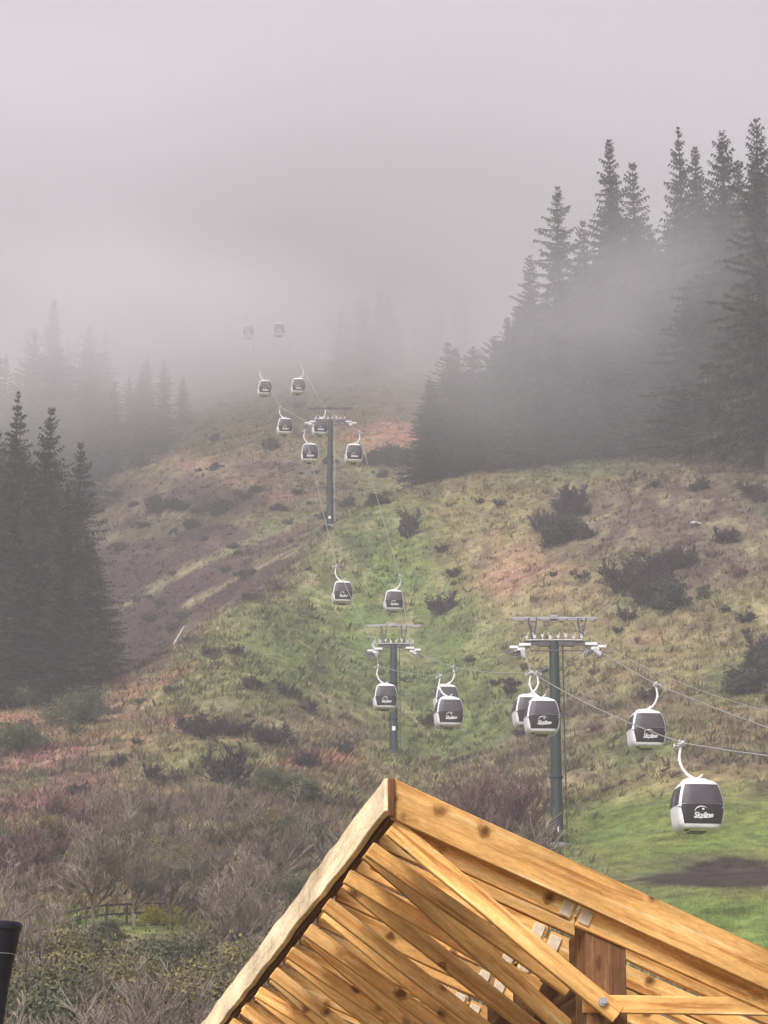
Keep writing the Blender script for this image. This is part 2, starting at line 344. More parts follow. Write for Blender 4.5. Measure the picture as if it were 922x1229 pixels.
def tones(X, Y, Z):
    u, v, d = project(X, Y, Z)
    wob = 26 * fbm(X / 9, Y / 9, 3, 40); wob2 = 12 * fbm(X / 7, Y / 7, 3, 60)
    sc_ = np.clip(200 / np.maximum(d, 60), .4, 2)
    c = np.tile(np.array((.135, .112, .060)), (len(X), 1)); 
    for (zu, zv, ru, rv, a, colr, st) in ZONES:
        du = u + wob * sc_ - zu; dv = v + wob2 * sc_ - zv; t = math.radians(a); ct, st_ = math.cos(t), math.sin(t)
        q = ((du * ct + dv * st_) / ru) ** 2 + ((-du * st_ + dv * ct) / rv) ** 2
        w = np.clip(np.exp(-q ** 1.5) * st, 0, 1)[:, None]
        c = c * (1 - w) + np.array(colr) * w
    # patchwork of small plants: dark scrub, straw, moss
    p1 = fbm(X / 3.2 + 5, Y / 5.0, 4, 71); p2 = fbm(X / 2.1, Y / 3.6 + 9, 4, 83); p3 = fbm(X / 11, Y / 15, 3, 95)
    lawnish = np.clip((c[:, 1] - c[:, 0]) / .02, 0, 1) * np.clip((v - 930) / 60, 0, 1) * np.clip((u - 560) / 60, 0, 1)
    rough = (1 - .85 * lawnish)
    pur = np.clip((.078 - c[:, 1]) / .025, 0, 1); keep = rough * (1 - .9 * pur)
    c = c * (1 - .42 * pur[:, None])
    w = (np.clip((p1 - .10) * 3.2, 0, 1) * .70 * rough)[:, None]; c = c * (1 - w) + (c * .25 + np.array((.020, .014, .013))) * w
    w = (np.clip((p2 - .16) * 3.0, 0, 1) * .55 * keep)[:, None]; c = c * (1 - w) + np.array(STRAW) * w
    w = (np.clip((p3 - .05) * 2.5, 0, 1) * .45 * keep)[:, None]; c = c * (1 - w) + np.array((.095, .115, .045)) * w
    return c * 1.52

# ------------------------------------------------------------------ ground mesh
ny, nx = 560, 430
ys = np.concatenate([np.linspace(-60, 40, 40), np.geomspace(41.5, 960, ny - 40)])
S = np.linspace(-1, 1, nx)
YY = np.repeat(ys, nx).reshape(ny, nx); WW = np.maximum(60, .36 * YY); XX = S[None, :] * WW
ZZ = height(XX, YY)
V = np.stack([XX.ravel(), YY.ravel(), ZZ.ravel()], 1)
I = np.arange(ny * nx).reshape(ny, nx)
FQ = np.stack([I[:-1, :-1].ravel(), I[:-1, 1:].ravel(), I[1:, 1:].ravel(), I[1:, :-1].ravel()], 1)
gr = link('hillside', np_mesh('hillside', V, FQ, M['cover'], tones(V[:, 0], V[:, 1], V[:, 2]), True))
tag(gr, kind='structure')

# tussocks, small scrub: blades, uncountable
def blades(name, n, Dlo, Dhi, hgt, wid, dark, seed, keep=None, per=5, lean=.5):
    rs = np.random.RandomState(seed)
    y = np.exp(rs.uniform(np.log(Dlo), np.log(Dhi), n)); x = rs.uniform(-.19 if name != 'lawn_grass' else .04, .19, n) * y
    dens = fbm(x / 6, y / 9, 3, seed)
    ok = dens > rs.uniform(-.6, .5, n)
    x, y = x[ok], y[ok]
    if keep is not None:
        z = height(x, y); u, v, d = project(x, y, z); k = keep(u, v, y, rs); x, y = x[k], y[k]
    z = height(x, y); n = len(x)
    col = tones(x, y, z) * (dark * rs.uniform(.7, 1.35, (n, 1)))
    X = np.repeat(x, per); Y = np.repeat(y, per); Z = np.repeat(z, per); C = np.repeat(col, per, 0); m = n * per
    s = np.repeat(rs.uniform(.5, 1.3, n), per)
    a = rs.uniform(0, 2 * np.pi, m); r = rs.uniform(0, .5, m) * wid * 3 * s
    bx, by = X + np.cos(a) * r, Y + np.sin(a) * r; w = wid * s * rs.uniform(.5, 1, m) / 2; h = hgt * s * rs.uniform(.5, 1.2, m)
    lx, ly = np.cos(a) * h * lean + .15 * h, np.sin(a) * h * lean; t = rs.uniform(0, np.pi, m)
    P0 = np.stack([bx - np.cos(t) * w, by - np.sin(t) * w, Z - .1], 1); P1 = np.stack([bx + np.cos(t) * w, by + np.sin(t) * w, Z - .1], 1)
    P2 = np.stack([bx + lx, by + ly, Z + h], 1)
    Vv = np.stack([P0, P1, P2], 1).reshape(-1, 3); Fv = np.arange(m * 3).reshape(-1, 3)
    return link(name, np_mesh(name, Vv, Fv, M['tuft'], np.repeat(C, 3, 0)))
def nolawn(u, v, y, rs):
    lawn = (np.exp(-(((u - 865) / 225) ** 2 + ((v - 1015) / 98) ** 2) ** 2) + np.exp(-(((u - 900) / 220) ** 2 + ((v - 1120) / 60) ** 2) ** 2)
            + np.exp(-(((u - 140) / 85) ** 2 + ((v - 1122) / 26) ** 2) ** 2))
    return rs.uniform(0, 1, len(u)) > lawn * 1.2
g1 = blades('tussock_grass', 210000, 85, 480, .30, .17, 1.1, 5, nolawn, 5, .9)
tag(g1, 'olive and straw coloured tussock grass covering the rough hillside', 'grass', kind='stuff')
g2 = blades('undergrowth', 42000, 100, 560, .50, .26, .72, 8, nolawn, 8, .8)
tag(g2, 'low dark bracken and scrub growing in patches over the hillside', 'undergrowth', kind='stuff')
def onlylawn(u, v, y, rs):
    return (np.exp(-(((u - 865) / 225) ** 2 + ((v - 1040) / 130) ** 2) ** 2) > .35) & (np.abs(v - 1053) + np.abs(u - 860) * .05 > 12)
g3 = blades('lawn_grass', 150000, 92, 190, .11, .07, 1.15, 14, onlylawn, 4, .7)
tag(g3, 'short bright green mown grass of the lawn at the lower right', 'grass', kind='stuff')
# ------------------------------------------------------------------ gondola cabin
PROF = [(0, .80, .84), (.05, .86, .92), (.17, .94, .98), (.35, .995, 1.02), (.70, 1.03, 1.05), (1.0, 1.05, 1.06), (1.08, 1.045, 1.06), (1.35, 1.0, 1.03), (1.65, .93, .98), (1.9, .84, .91), (2.03, .74, .81), (2.12, .56, .64), (2.18, .34, .40)]
def prof(z):
    for (a, w1, d1), (b, w2, d2) in zip(PROF, PROF[1:]):
        if z <= b: t = (z - a) / (b - a); return w1 + (w2 - w1) * t, d1 + (d2 - d1) * t
    return PROF[-1][1:]
EXPO = 5.0
def shell_pt(side, x, z, off):
    hw, hd = prof(z)
    if side in ('front', 'back'):
        r = min(abs(x) / hw, .9995); y = hd * (1 - r ** EXPO) ** (1 / EXPO) + off
        return (x * (1 + off / hw), -y, z) if side == 'front' else (-x, y, z)
    r = min(abs(x) / hd, .9995); y = hw * (1 - r ** EXPO) ** (1 / EXPO) + off
    return (-y, -x, z) if side == 'left' else (y, x, z)
def shell_panel(mb, side, zs, lo, hi, off=.016, n=9):
    """rows of points between lo(z) and hi(z), with a rim back to the body"""
    rows = [[shell_pt(side, lo(z) + (hi(z) - lo(z)) * i / (n - 1), z, off) for i in range(n)] for z in zs]
    inn = [[shell_pt(side, lo(z) + (hi(z) - lo(z)) * i / (n - 1), z, -.02) for i in range(n)] for z in zs]
    vs = [p for r in rows for p in r] + [p for r in inn for p in r]; m = len(zs); O = m * n
    fs = [(j * n + i, j * n + i + 1, (j + 1) * n + i + 1, (j + 1) * n + i) for j in range(m - 1) for i in range(n - 1)]
    mb.add(vs, fs, True)
    fs = []
    for i in range(n - 1):
        fs += [(i + 1, i, O + i, O + i + 1), ((m - 1) * n + i, (m - 1) * n + i + 1, O + (m - 1) * n + i + 1, O + (m - 1) * n + i)]
    for j in range(m - 1):
        fs += [(j * n, (j + 1) * n, O + (j + 1) * n, O + j * n), ((j + 1) * n + n - 1, j * n + n - 1, O + j * n + n - 1, O + (j + 1) * n + n - 1)]
    mb.add(vs, fs, False)

def build_cabin_meshes():
    ms = {}
    b = MB(); zz = [0, .02, .05, .11, .17, .25, .35, .55, .7, .85, 1.0, 1.08, 1.2, 1.35, 1.5, 1.65, 1.8, 1.9, 1.97, 2.03, 2.08, 2.12, 2.18]
    n = 48; vs = []
    for z in zz:
        hw, hd = prof(z)
        for k in range(n):
            a = 2 * math.pi * (k + .5) / n; c_, s_ = math.cos(a), math.sin(a)
            vs.append((math.copysign(abs(c_) ** (2 / EXPO), c_) * hw, math.copysign(abs(s_) ** (2 / EXPO), s_) * hd, z))
    fs = [(i * n + k, i * n + (k + 1) % n, (i + 1) * n + (k + 1) % n, (i + 1) * n + k) for i in range(len(zz) - 1) for k in range(n)]
    b.add(vs, fs, True); b.add(vs[:n], [tuple(range(n))[::-1]]); b.add(vs[-n:], [tuple(range(n))])
    ms['shell'] = b.mesh('cabin_shell', M['white'])
    def stepf(z): return prof(z)[0] - .145
    for side in ('front', 'back'):
        b = MB(); shell_panel(b, side, [1.05, 1.2, 1.4, 1.6, 1.8, 1.87, 1.90], lambda z: -stepf(z), lambda z: stepf(z)); ms['win_' + side] = b.mesh('cabin_end_window', M['glass'])
        b = MB()
        def lw(z): return .79 + (z - .2) * .19 if z < .86 else min(prof(z)[0] * .996, .915 + (z - .86) * 1.4)
        shell_panel(b, side, [.20, .27, .5, .7, .86, .92, .97, 1.0, 1.035], lambda z: -lw(z), lambda z: lw(z), n=13); ms['low_' + side] = b.mesh('cabin_lower_panel', M['dark_panel'])
    for side in ('left', 'right'):
        for q, (a, c) in enumerate(((-.74, -.05), (.05, .74))):
            b = MB(); shell_panel(b, side, [1.02, 1.2, 1.5, 1.7, 1.84], lambda z: a * prof(z)[1] * (1 if abs(a) > .1 else 1), lambda z: c * prof(z)[1], n=6)
            ms['door_%s_%d' % (side, q)] = b.mesh('cabin_door_window', M['glass'])
    # lettering and emblem
    t = bpy.data.curves.new('text', 'FONT'); t.body = 'Skyline'; t.size = .31; t.shear = .25; t.extrude = .006; t.offset = .006; t.align_x = 'CENTER'; t.space_character = .95
    to = bpy.data.objects.new('text', t); COL.objects.link(to); bpy.context.view_layer.update()
    me = bpy.data.meshes.new_from_object(to); COL.objects.unlink(to); bpy.data.objects.remove(to)
    vs = [(v.co.x, v.co.y, v.co.z) for v in me.vertices]; b = MB()
    def wrap(x, y, e=0):
        z = .46 + y; p = shell_pt('front', x, z, .022 + e); return p
    b.add([wrap(x, y, z) for x, y, z in vs], [tuple(p.vertices) for p in me.polygons]); ms['letter'] = b.mesh('lettering', M['letter'])
    b = MB()
    arc = [(-.36, .24), (-.33, .33), (-.25, .41), (-.13, .455), (0, .46), (.10, .43), (.16, .38)]
    b.tube([wrap(x, y) for x, y in arc], [.008, .017, .024, .026, .022, .014, .006], 6)
    b.tube([wrap(-.05, .33), wrap(.0, .35), wrap(.05, .33)], [.02, .05, .02], 8)
    b.tube([wrap(-.40, -.03), wrap(-.1, -.015), wrap(.18, -.02), wrap(.42, .03)], [.012, .018, .014, .005], 6)
    ms['emblem'] = b.mesh('emblem', M['letter'])
    b = MB()  # floor bumper and boot
    b.box((0, .25, -.02), (.7, .7, .05)); b.box((-.6, -.45, -.02), (.16, .3, .07)); ms['under'] = b.mesh('undercarriage', M['darksteel'])
    b = MB()
    b.tube([(-.62, -.05, 2.13), (-.38, -.05, 2.24), (0, -.05, 2.27), (.38, -.05, 2.24), (.62, -.05, 2.13)], .045, 8)
    b.tube([(-.62, .25, 2.12), (-.3, .25, 2.24), (0, .25, 2.27), (.3, .25, 2.24), (.62, .25, 2.12)], .035, 8)
    b.tube([(0, -.3, 2.24), (.12, -.3, 2.33), (.22, -.3, 2.42)], .035, 6)
    ms['roof_bar'] = b.mesh('roof_bar', M['white'])
    for sg, nm in ((-1, 'L'), (1, 'R')):
        b = MB()
        b.tube([(0, 0, 2.2), (sg * .18, 0, 2.31), (sg * .40, 0, 2.46), (sg * .58, 0, 2.68), (sg * .70, 0, 2.98), (sg * .715, 0, 3.25), (sg * .665, 0, 3.5), (sg * .62, 0, 3.70)], [.085, .07, .066, .066, .064, .06, .055, .055], 10)
        b.tube([(sg * .70, 0, 3.05), (sg * .80, 0, 3.08)], .05, 8)
        b.box((0, 0, 2.2), (.36, .36, .10))
        ms['arm_' + nm] = b.mesh('hanger_arm', M['white'])
        b = MB()
        b.box((sg * .60, 0, 3.73), (.26, .34, .10)); b.box((sg * .60, 0, 3.82), (.11, .5, .12)); b.tube([(sg * .6, 0, 3.78), (sg * .72, -.05, 3.93)], .04, 6)
        b.tube([(sg * .62, -.2, 3.73), (sg * .84, -.2, 3.75)], .03, 6); ms['grip_' + nm] = b.mesh('grip', M['sheave'])
        b = MB(); b.cyl((sg * .93, 0, 3.68), (1, 0, 0), .085, .07, 14); b.tube([(sg * .6, 0, 3.72), (sg * .93, 0, 3.68)], .018, 6); ms['wheel_' + nm] = b.mesh('guide_wheel', M['sheave'])
    return ms
CM = build_cabin_meshes()
def make_cabin(side):
    r = empty('gondola_cabin', (0, 0, 0))
    b = child('cabin_shell', CM['shell'], r)
    child('end_window', CM['win_front'], r); child('end_window', CM['win_back'], r)
    p = child('lower_panel', CM['low_front'], r); child('lettering', CM['letter'], p); child('emblem', CM['emblem'], p)
    child('lower_panel', CM['low_back'], r)
    for s_ in ('left', 'right'):
        for q in (0, 1): child('door_window', CM['door_%s_%d' % (s_, q)], r)
    child('undercarriage', CM['under'], r); child('roof_bar', CM['roof_bar'], r)
    h = child('hanger_arm', CM['arm_' + side], r); g = child('grip', CM['grip_' + side], r); child('guide_wheel', CM['wheel_' + side], g)
    return r
CABS_L = [(837, 967, 62, 'largest and lowest cabin, hanging over the green lawn'),
          (650.5, 860, 44, 'large cabin hanging right in front of the pole of the biggest lift tower'),
          (539, 855, 36.5, 'front cabin of the overlapping pair between two lower towers'),
          (462.5, 836.5, 31, 'in front of the pole with the small white plate'),
          (411, 711, 27, 'left cabin of the two hanging over the green slope above the middle tower'),
          (372, 544, 23, 'left cabin of the two beside the pole of the uppermost misty tower'),
          (342, 512, 20.4, 'pale cabin just left of the arms of the uppermost tower'),
          (318, 466, 18.6, 'hazy cabin highest but one on the left rope, above the uppermost tower'),
          (298, 398, 16, 'barely visible cabin farthest up the left rope in thick mist')]
CABS_R = [(775.5, 876, 46, 'second largest cabin, on the right rope beside the big tower'),
          (634, 854, 39, 'cabin half hidden behind another one beside the pole of the biggest tower'),
          (535.5, 838, 31.5, 'rear cabin of the overlapping pair, only its roof and top showing'),
          (472.5, 721.5, 26, 'right cabin of the two over the green slope, just above the middle tower'),
          (424.5, 545, 23, 'right cabin of the two beside the pole of the uppermost misty tower'),
          (384, 513, 20.2, 'cabin seen behind the arms of the uppermost tower'),
          (358, 464, 18.8, 'hazy cabin highest but one on the right rope, above the uppermost tower'),
          (335, 396, 15.4, 'barely visible cabin farthest up the right rope in thick mist')]
TOW = [  # u, v top of arms, D, base row, sheave pixels L and R
    dict(u=665, va=772, D=168, L=(627, 777), R=(712, 776)),
    dict(u=472.5, va=775, D=240, L=(452, 781), R=(494, 780)),
    dict(u=396.5, va=505, D=323, L=(374, 508), R=(420, 508)),
    dict(u=1150, va=925, D=92, L=(1085, 922), R=(1215, 960))]
def rope_pt(c, sg):
    u, v, w, _ = c; D = F * 2.22 / w; base = at(u, v, D) - Vector((0, 0, 1.09)); return base, D
def line(cabs, sg, key):
    pts = []
    for c in cabs:
        base, D = rope_pt(c, sg); pts.append((D, base + Vector((sg * .60, 0, 3.82)), c, base))
    for t in TOW: pts.append((t['D'], at(*t[key], t['D']), None, None))
    pts.append((560, at(284 if sg < 0 else 325, 335, 560), None, None)); pts.append((760, at(270 if sg < 0 else 302, 275, 760), None, None))
    pts.sort(key=lambda q: q[0]); return pts
cab_proto = {}
def place_line(cabs, sg, key):
    pts = line(cabs, sg, key); P = [q[1] for q in pts]
    for i, (D, p, c, base) in enumerate(pts):
        if c is None: continue
        a, b_ = P[max(i - 1, 0)], P[min(i + 1, len(P) - 1)]; d = a - b_
        th = math.atan2(d.x, -d.y) if abs(d.y) > .01 else 0
        th = max(-.13, min(.13, th))
        off = Matrix.Rotation(th, 3, 'Z') @ Vector((sg * .60, 0, 0)) - Vector((sg * .60, 0, 0))
        if key not in cab_proto: cab_proto[key] = make_cabin(key); o = cab_proto[key]
        else: o = copy_tree(cab_proto[key])
        o.location = base - off; o.rotation_euler = (0, 0, th)
        tag(o, 'white gondola, ' + c[3], 'gondola', 'gondola cabins hanging on the two ropes of the lift')
    b = MB()
    for i in range(len(P) - 1):
        L_ = (P[i + 1] - P[i]).length; n = max(3, int(L_ / 5)); seg = []
        for k in range(n + 1):
            t = k / n; q = P[i].lerp(P[i + 1], t); q.z -= 4 * t * (1 - t) * L_ * .006; seg.append(q)
        b.tube(seg, .034, 6, cap=False)
    o = link('haul_rope', b.mesh('haul_rope', M['rope']))
    tag(o, 'pale steel rope on the %s side of the lift towers carrying gondolas' % ('left' if sg < 0 else 'right'), 'rope', 'haul ropes of the gondola lift')
    return P
PL = place_line(CABS_L, -1, 'L'); PR = place_line(CABS_R, 1, 'R')

# ------------------------------------------------------------------ lift towers
TLAB = ['largest green lift tower with grey sheaves and a white box at its foot', 'middle green lift tower with a small white plate low on its pole',
        'uppermost slim lift tower standing in mist on the ridge, white plate near its foot', 'lift tower of the lower station beyond the lawn']
rungs = None
for ti, t in enumerate(TOW):
    Dm = t['D']; Lp, Rp = at(*t['L'], Dm), at(*t['R'], Dm); top = at(t['u'], t['va'], Dm)
    base = ground_at(t['u'], Dm); base = Vector((top.x, top.y, gz(top.x, top.y))); H = top.z - base.z
    r = empty('lift_tower', base); tag(r, TLAB[ti], 'lift tower', 'gondola lift towers')
    rp = .34
    b = MB(); b.tube([(0, 0, -.6), (0, 0, H * .5), (0, 0, H + .15)], [rp * 1.15, rp * 1.02, rp * .9], 20)
    for z in (H * .33, H * .66): b.cyl((0, 0, z), (0, 0, 1), rp * 1.35, .08, 20)
    child('pole', b.mesh('pole', M['green']), r)
    b = MB(); b.cyl((0, 0, -.35), (0, 0, 1), .7, .9, 20); child('footing', b.mesh('footing', M['concrete']), r)
    b = MB(); z0 = H * (.24 if ti == 1 else .075); s_ = .30 if ti else .38
    b.box((0 if ti != 0 else -.12, -rp * 1.12 - .04, z0 if ti else .9), (s_, .06 if ti else .3, s_ * (1.3 if ti == 1 else 1.1))); child('number_plate', b.mesh('number_plate', M['letter']), r)
    b = MB()  # ladder at the back right
    for sx in (-.2, .2): b.bar((rp + .28, sx, .5), (rp + .2, sx, H), .05)
    for k in range(int(H / .4)): b.bar((rp + .27, -.2, .7 + k * .4), (rp + .27, .2, .7 + k * .4), .035)
    child('ladder', b.mesh('ladder', M['galv'] if ti == 2 else M['green']), r)
    lx, rx = (Lp - top), (Rp - top)
    arm = MB()
    for e, q in ((lx, -1), (rx, 1)):
        ex = abs(e.x) - .15; prev = None
        arm.bar((0, 0, .05), (q * ex * .55, e.y * .5, .0), .30, .42); arm.bar((q * ex * .5, e.y * .5, .0), (q * ex, e.y, .02), .22, .26)
    child('crossarm', arm.mesh('crossarm', M['darksteel']), r)
    # lifting frame: V legs up to a long bar
    wtop = {0: 2.75, 1: 2.5, 2: 2.75, 3: 3}[ti]; ht = 1.65 if ti != 1 else 1.9
    f = MB(); f.bar((-wtop, 0, ht), (wtop, 0, ht), .14, .12, up=(0, 0, 1)); f.bar((-wtop, .5, ht), (wtop, .5, ht), .10, .10)
    for k in range(7): f.bar((-wtop + .1 + k * (2 * wtop - .2) / 6, 0, ht), (-wtop + .1 + k * (2 * wtop - .2) / 6, .5, ht), .06)
    f.box((0, .2, ht + .12), (.5, .6, .14))
    child('lifting_beam', f.mesh('lifting_beam', M['galv'] if ti < 2 else M['darksteel']), r)
    for e, q in ((lx, -1), (rx, 1)):
        ex = abs(e.x); g = MB()
        for y in (-.05, .5):
            g.bar((q * (ex - .75), y, .15), (q * (ex - .40), y, ht), .09); g.bar((q * (ex - .75), y, .15), (q * (ex - .95), y, ht), .09)
        for k in range(4): z = .3 + k * .35; g.bar((q * (ex - .85), .2 - .3, z), (q * (ex - .55), .5, z + .25), .04)
        child('lifting_frame', g.mesh('lifting_frame', M['darksteel']), r)
        # sheave train along the rope
        P = PL if q < 0 else PR; here = Lp if q < 0 else Rp
        i = min(range(len(P)), key=lambda k: (P[k] - here).length); dn = (P[max(i - 1, 0)] - here).normalized() if i else (here - P[1]).normalized(); up_ = (P[min(i + 1, len(P) - 1)] - here).normalized()
        s = MB(); wheels = []
        c0 = here - base
        for dd in (dn, up_):
            for k in range(4):
                wheels.append(c0 + dd * (.28 + .52 * k) + Vector((0, 0, -.20 - .01 * k)))
            s.bar(c0 + dd * .1 + Vector((q * .14, 0, -.22)), c0 + dd * 2.1 + Vector((q * .14, 0, -.26)), .08, .20)
        s.bar(c0 + Vector((q * .14, 0, -.25)), Vector((q * (ex - .5), e.y, H - .05)), .20, .26)
        sa = child('sheave_assembly', s.mesh('sheave_assembly', M['galv']), r)
        for w_ in wheels:
            s = MB(); s.cyl((0, 0, 0), (1, 0, 0), .21, .12, 16); s.cyl((0, 0, 0), (1, 0, 0), .07, .20, 8)
            wh = child('sheave_wheel', s.mesh('sheave_wheel', M['sheave']), sa); wh.location = w_
        # maintenance platform beside the sheaves
        s = MB(); pc = c0 + Vector((q * .75, 0, -.42))
        d2 = Vector(((dn - up_).x, (dn - up_).y, (dn - up_).z)).normalized()
        s.bar(pc - d2 * 1.6, pc + d2 * 1.6, .35, .05)
        s.bar(pc + Vector((0, 0, -.02)), c0 + Vector((q * .14, 0, -.25)), .08)
        child('platform', s.mesh('platform', M['darksteel']), r)
        s = MB()
        for (bx, bz, bw_) in ((-.15, .12, .75), (.55, -.05, .55), (.1, -.18, .5)): s.box(c0 + Vector((q * bx, -.25, bz)), (bw_, .3, .17))
        child('sheave_cover', s.mesh('sheave_cover', M['letter']), r)
    s = MB()  # small fittings along the crossarm
    for k in range(8):
        x = -1.75 + .5 * k; s.box((x, -.15, .34 + .06 * (k % 3)), (.17, .16, .16 + .06 * (k % 2))); s.tube([(x, -.15, .2), (x + .12 * (-1) ** k, -.2, .66)], .035, 6)
    s.tube([(-1.8, -.18, .18), (1.8, -.18, .18)], .04, 6)
    child('arm_fittings', s.mesh('arm_fittings', M['sheave']), r)
    s = MB(); s.bar((lx.x * .75, -.3, -.55), (rx.x * .75, -.3, -.55), .06); s.bar((lx.x * .75, -.3, -.55), (lx.x * .8, 0, 0), .05); s.bar((rx.x * .75, -.3, -.55), (rx.x * .8, 0, 0), .05)
    child('lower_rail', s.mesh('lower_rail', M['darksteel']), r)
    # child lower parts that were measured from the pole top
    for ch in TREE[r]:
        if ch.name.split('.')[0] in ('crossarm', 'lifting_beam', 'lifting_frame', 'arm_fittings', 'lower_rail'): ch.location.z = H
# thin line above the ropes, from the top beam of the big tower to the lower station
b = MB(); A_, B_ = at(690, 752, 169), at(1120, 890, 93); seg = []
for k in range(25):
    t = k / 24; q = A_.lerp(B_, t); q.z -= 4 * t * (1 - t) * 1.2; seg.append(q)
b.tube(seg, .022, 6); b.tube([A_, at(684, 744, 168.2)], .03, 6)
tag(link('signal_cable', b.mesh('signal_cable', M['rope'])), 'thin uppermost cable sloping down to the right, carrying no gondolas', 'cable')

# ------------------------------------------------------------------ timber roof frame
import bmesh
A0 = at(470, 935, 12.6)
SD = Vector((-.2, 1, -.1125)); SD_u = SD / 1.0
E1 = Vector((.9806, .1961, 0)); NP = Vector((-.1961, .9806, 0))
root = empty('timber_roof_frame', (A0.x, A0.y, -1.6)); tag(root, 'open timber roof frame of orange pine rafters with a pale edge board', 'roof frame')
RM = Matrix.Translation(root.location).inverted()
def beam(name, p0, p1, w, h, mat, up=Vector((0, 0, 1)), side=NP, wob=0.0, parent=root, label=None, plumb=False):
    if plumb: p0 = p0 + (p1 - p0).normalized() * (h / 2 * .42)
    d = (p1 - p0); L_ = d.length; d.normalize(); s = side - d * side.dot(d); s.normalize(); u = d.cross(s); u = u if u.z > 0 else -u; s = u.cross(d)
    bm = bmesh.new(); n = max(2, int(L_ / .25)) if wob else 1
    rings = []
    for i in range(n + 1):
        x = L_ * i / n; a = wob * (random.random() - .5); c = wob * (random.random() - .5)
        rings.append([bm.verts.new((x - (sz * h / 2 * .42 if plumb and i == 0 else 0), sy * w / 2, sz * h / 2 + (a if sz < 0 else c))) for sy, sz in ((-1, -1), (1, -1), (1, 1), (-1, 1))])
    for i in range(n):
        for k in range(4): bm.faces.new((rings[i][k], rings[i][(k + 1) % 4], rings[i + 1][(k + 1) % 4], rings[i + 1][k]))
    bm.faces.new(rings[0][::-1]); bm.faces.new(rings[-1]); bmesh.ops.recalc_face_normals(bm, faces=bm.faces[:])
    bmesh.ops.bevel(bm, geom=bm.edges[:], offset=.004, segments=1, affect='EDGES')
    me = bpy.data.meshes.new(name); bm.to_mesh(me); bm.free(); me.materials.append(mat)
    o = child(name, me, parent)
    Mx = Matrix((d, s, u)).transposed().to_4x4(); Mx.translation = p0 - root.location
    o.matrix_local = Mx
    if label: o['label'] = label
    return o
def tp(u, v, off=0.0):
    """picture point on the plane of the first truss (off metres behind the edge board)"""
    d = at(u, v, 1.0); n = NP; t = (A0 + NP * off).dot(n) / d.dot(n); return d * t
SP = .58
def shift(k): return SD * (SP * k)
down = Vector((0, 0, -1))
# edge board running back from the corner, and the wide front board
f0 = A0 + down * .075; beam('edge_board', f0 - SD * .02 + Vector((-.02, 0, 0)), f0 + SD * 7.4 + Vector((-.02, 0, 0)), .035, .165, M['wood_pale'], side=E1, wob=.022, label='pale board')
beam('shadow_board', f0 + down * .014 + SD * .05 + E1 * .018, f0 + down * .014 + SD * 7.4 + E1 * .018, .03, .185, M['wood_dark'], side=E1)  # added dark board imitating the shadow under the edge board; also closes gaps
sl = (tp(922, 1141) - tp(470, 935)).normalized(); perp = Vector((0, 0, -1)) - sl * Vector((0, 0, -1)).dot(sl); perp.normalize()
bw = .178
beam('front_board', A0 + perp * bw / 2 + sl * .0, A0 + perp * bw / 2 + sl * 3.3, .045, bw, M['wood'], wob=.004, plumb=True)
beam('corner_block', A0 + Vector((-.002, -.032, -.003)), A0 + Vector((-.002, -.032, -.185)), .03, .03, M['wood_dark'])
s0, s1 = tp(474, 996, .10), tp(690, 1095, .10); cd = (s1 - s0).normalized(); far = 3.1
jit = random.Random(5)
for k in range(12):
    o = shift(k) + NP * 0.0
    j = Vector((0, jit.uniform(-.01, .01), jit.uniform(-.012, .012)))
    ch = .105
    beam('rafter', s0 + o + j - cd * .03, s1 + o + j, .047, ch, M['wood'], wob=.006, plumb=True)
    beam('rafter', s1 + o + j + cd * .022 - perp * -.012, s0 + o + j + cd * far, .047, ch, M['wood'], wob=.004)
    # pale sawn ends at the splice
    for e in (-1, 1):
        c_ = s1 + o + j + cd * (.05 * e + .005) + perp * (.012 if e > 0 else 0)
        beam('sawn_end', c_ - cd * .03 - NP * .029, c_ + cd * .03 - NP * .029, .012, ch * (.92 if e < 0 else .7), M['bracket'])
    # upper rafter resting on the lower one
    q = perp * -.115 + cd * .02
    if k > 0: beam('top_rafter', s0 + o + j + q - cd * .05, s0 + o + j + q + cd * far, .047, .10, M['wood'], wob=.006, plumb=True)
    # long diagonal strut nailed on the near face
    t0, t1 = tp(470, 992, .03), tp(741, 1219, .03)
    dj = Vector((0, 0, jit.uniform(-.03, .03))); da = Vector((0, 0, jit.uniform(-.07, .07))) if k else Vector((0, 0, 0))
    beam('strut', t0 + o + dj * (k > 0), t1 + o + dj * (k > 0) + da + (t1 - t0).normalized() * (0 if k == 0 else .12), .045, .092, M['wood'], wob=.006)
    o2 = o + SD * SP * .42; g0, g1_ = tp(455, 1006, .03), tp(700, 1180, .03)
    beam('strut', g0 + o2 + dj * .5, g1_ + o2 + dj - da * 1.5, .045, .075, M['wood'], wob=.006)
    if k == 0:
        c = t1 - (t1 - t0).normalized() * .10
        bb = MB(); bb.cyl((0, 0, 0), NP, .022, .02, 12); bb.cyl((0, 0, 0), NP, .012, .04, 8); o_ = child('bolt', bb.mesh('bolt', M['galv']), root); o_.location = c - NP * .03 - root.location
    # tie beam and post
    e0, e1 = tp(700, 1205, .12), tp(1040, 1205, .12); e1.z = e0.z
    if k % 2 == 0: beam('tie_beam', e0 + o, e1 + o, .05, .085, M['wood'])
    pw = .20 if k == 0 else .095
    pt = tp(719.5 if k == 0 else 700, 1098, .20) + o; gzp = gz(pt.x, pt.y)
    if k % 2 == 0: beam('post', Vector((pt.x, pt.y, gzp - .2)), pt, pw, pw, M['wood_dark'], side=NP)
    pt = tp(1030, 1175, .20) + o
    if k % 3 == 0: beam('post', Vector((pt.x, pt.y, gz(pt.x, pt.y) - .2)), pt, .14, .14, M['wood_dark'], side=NP)
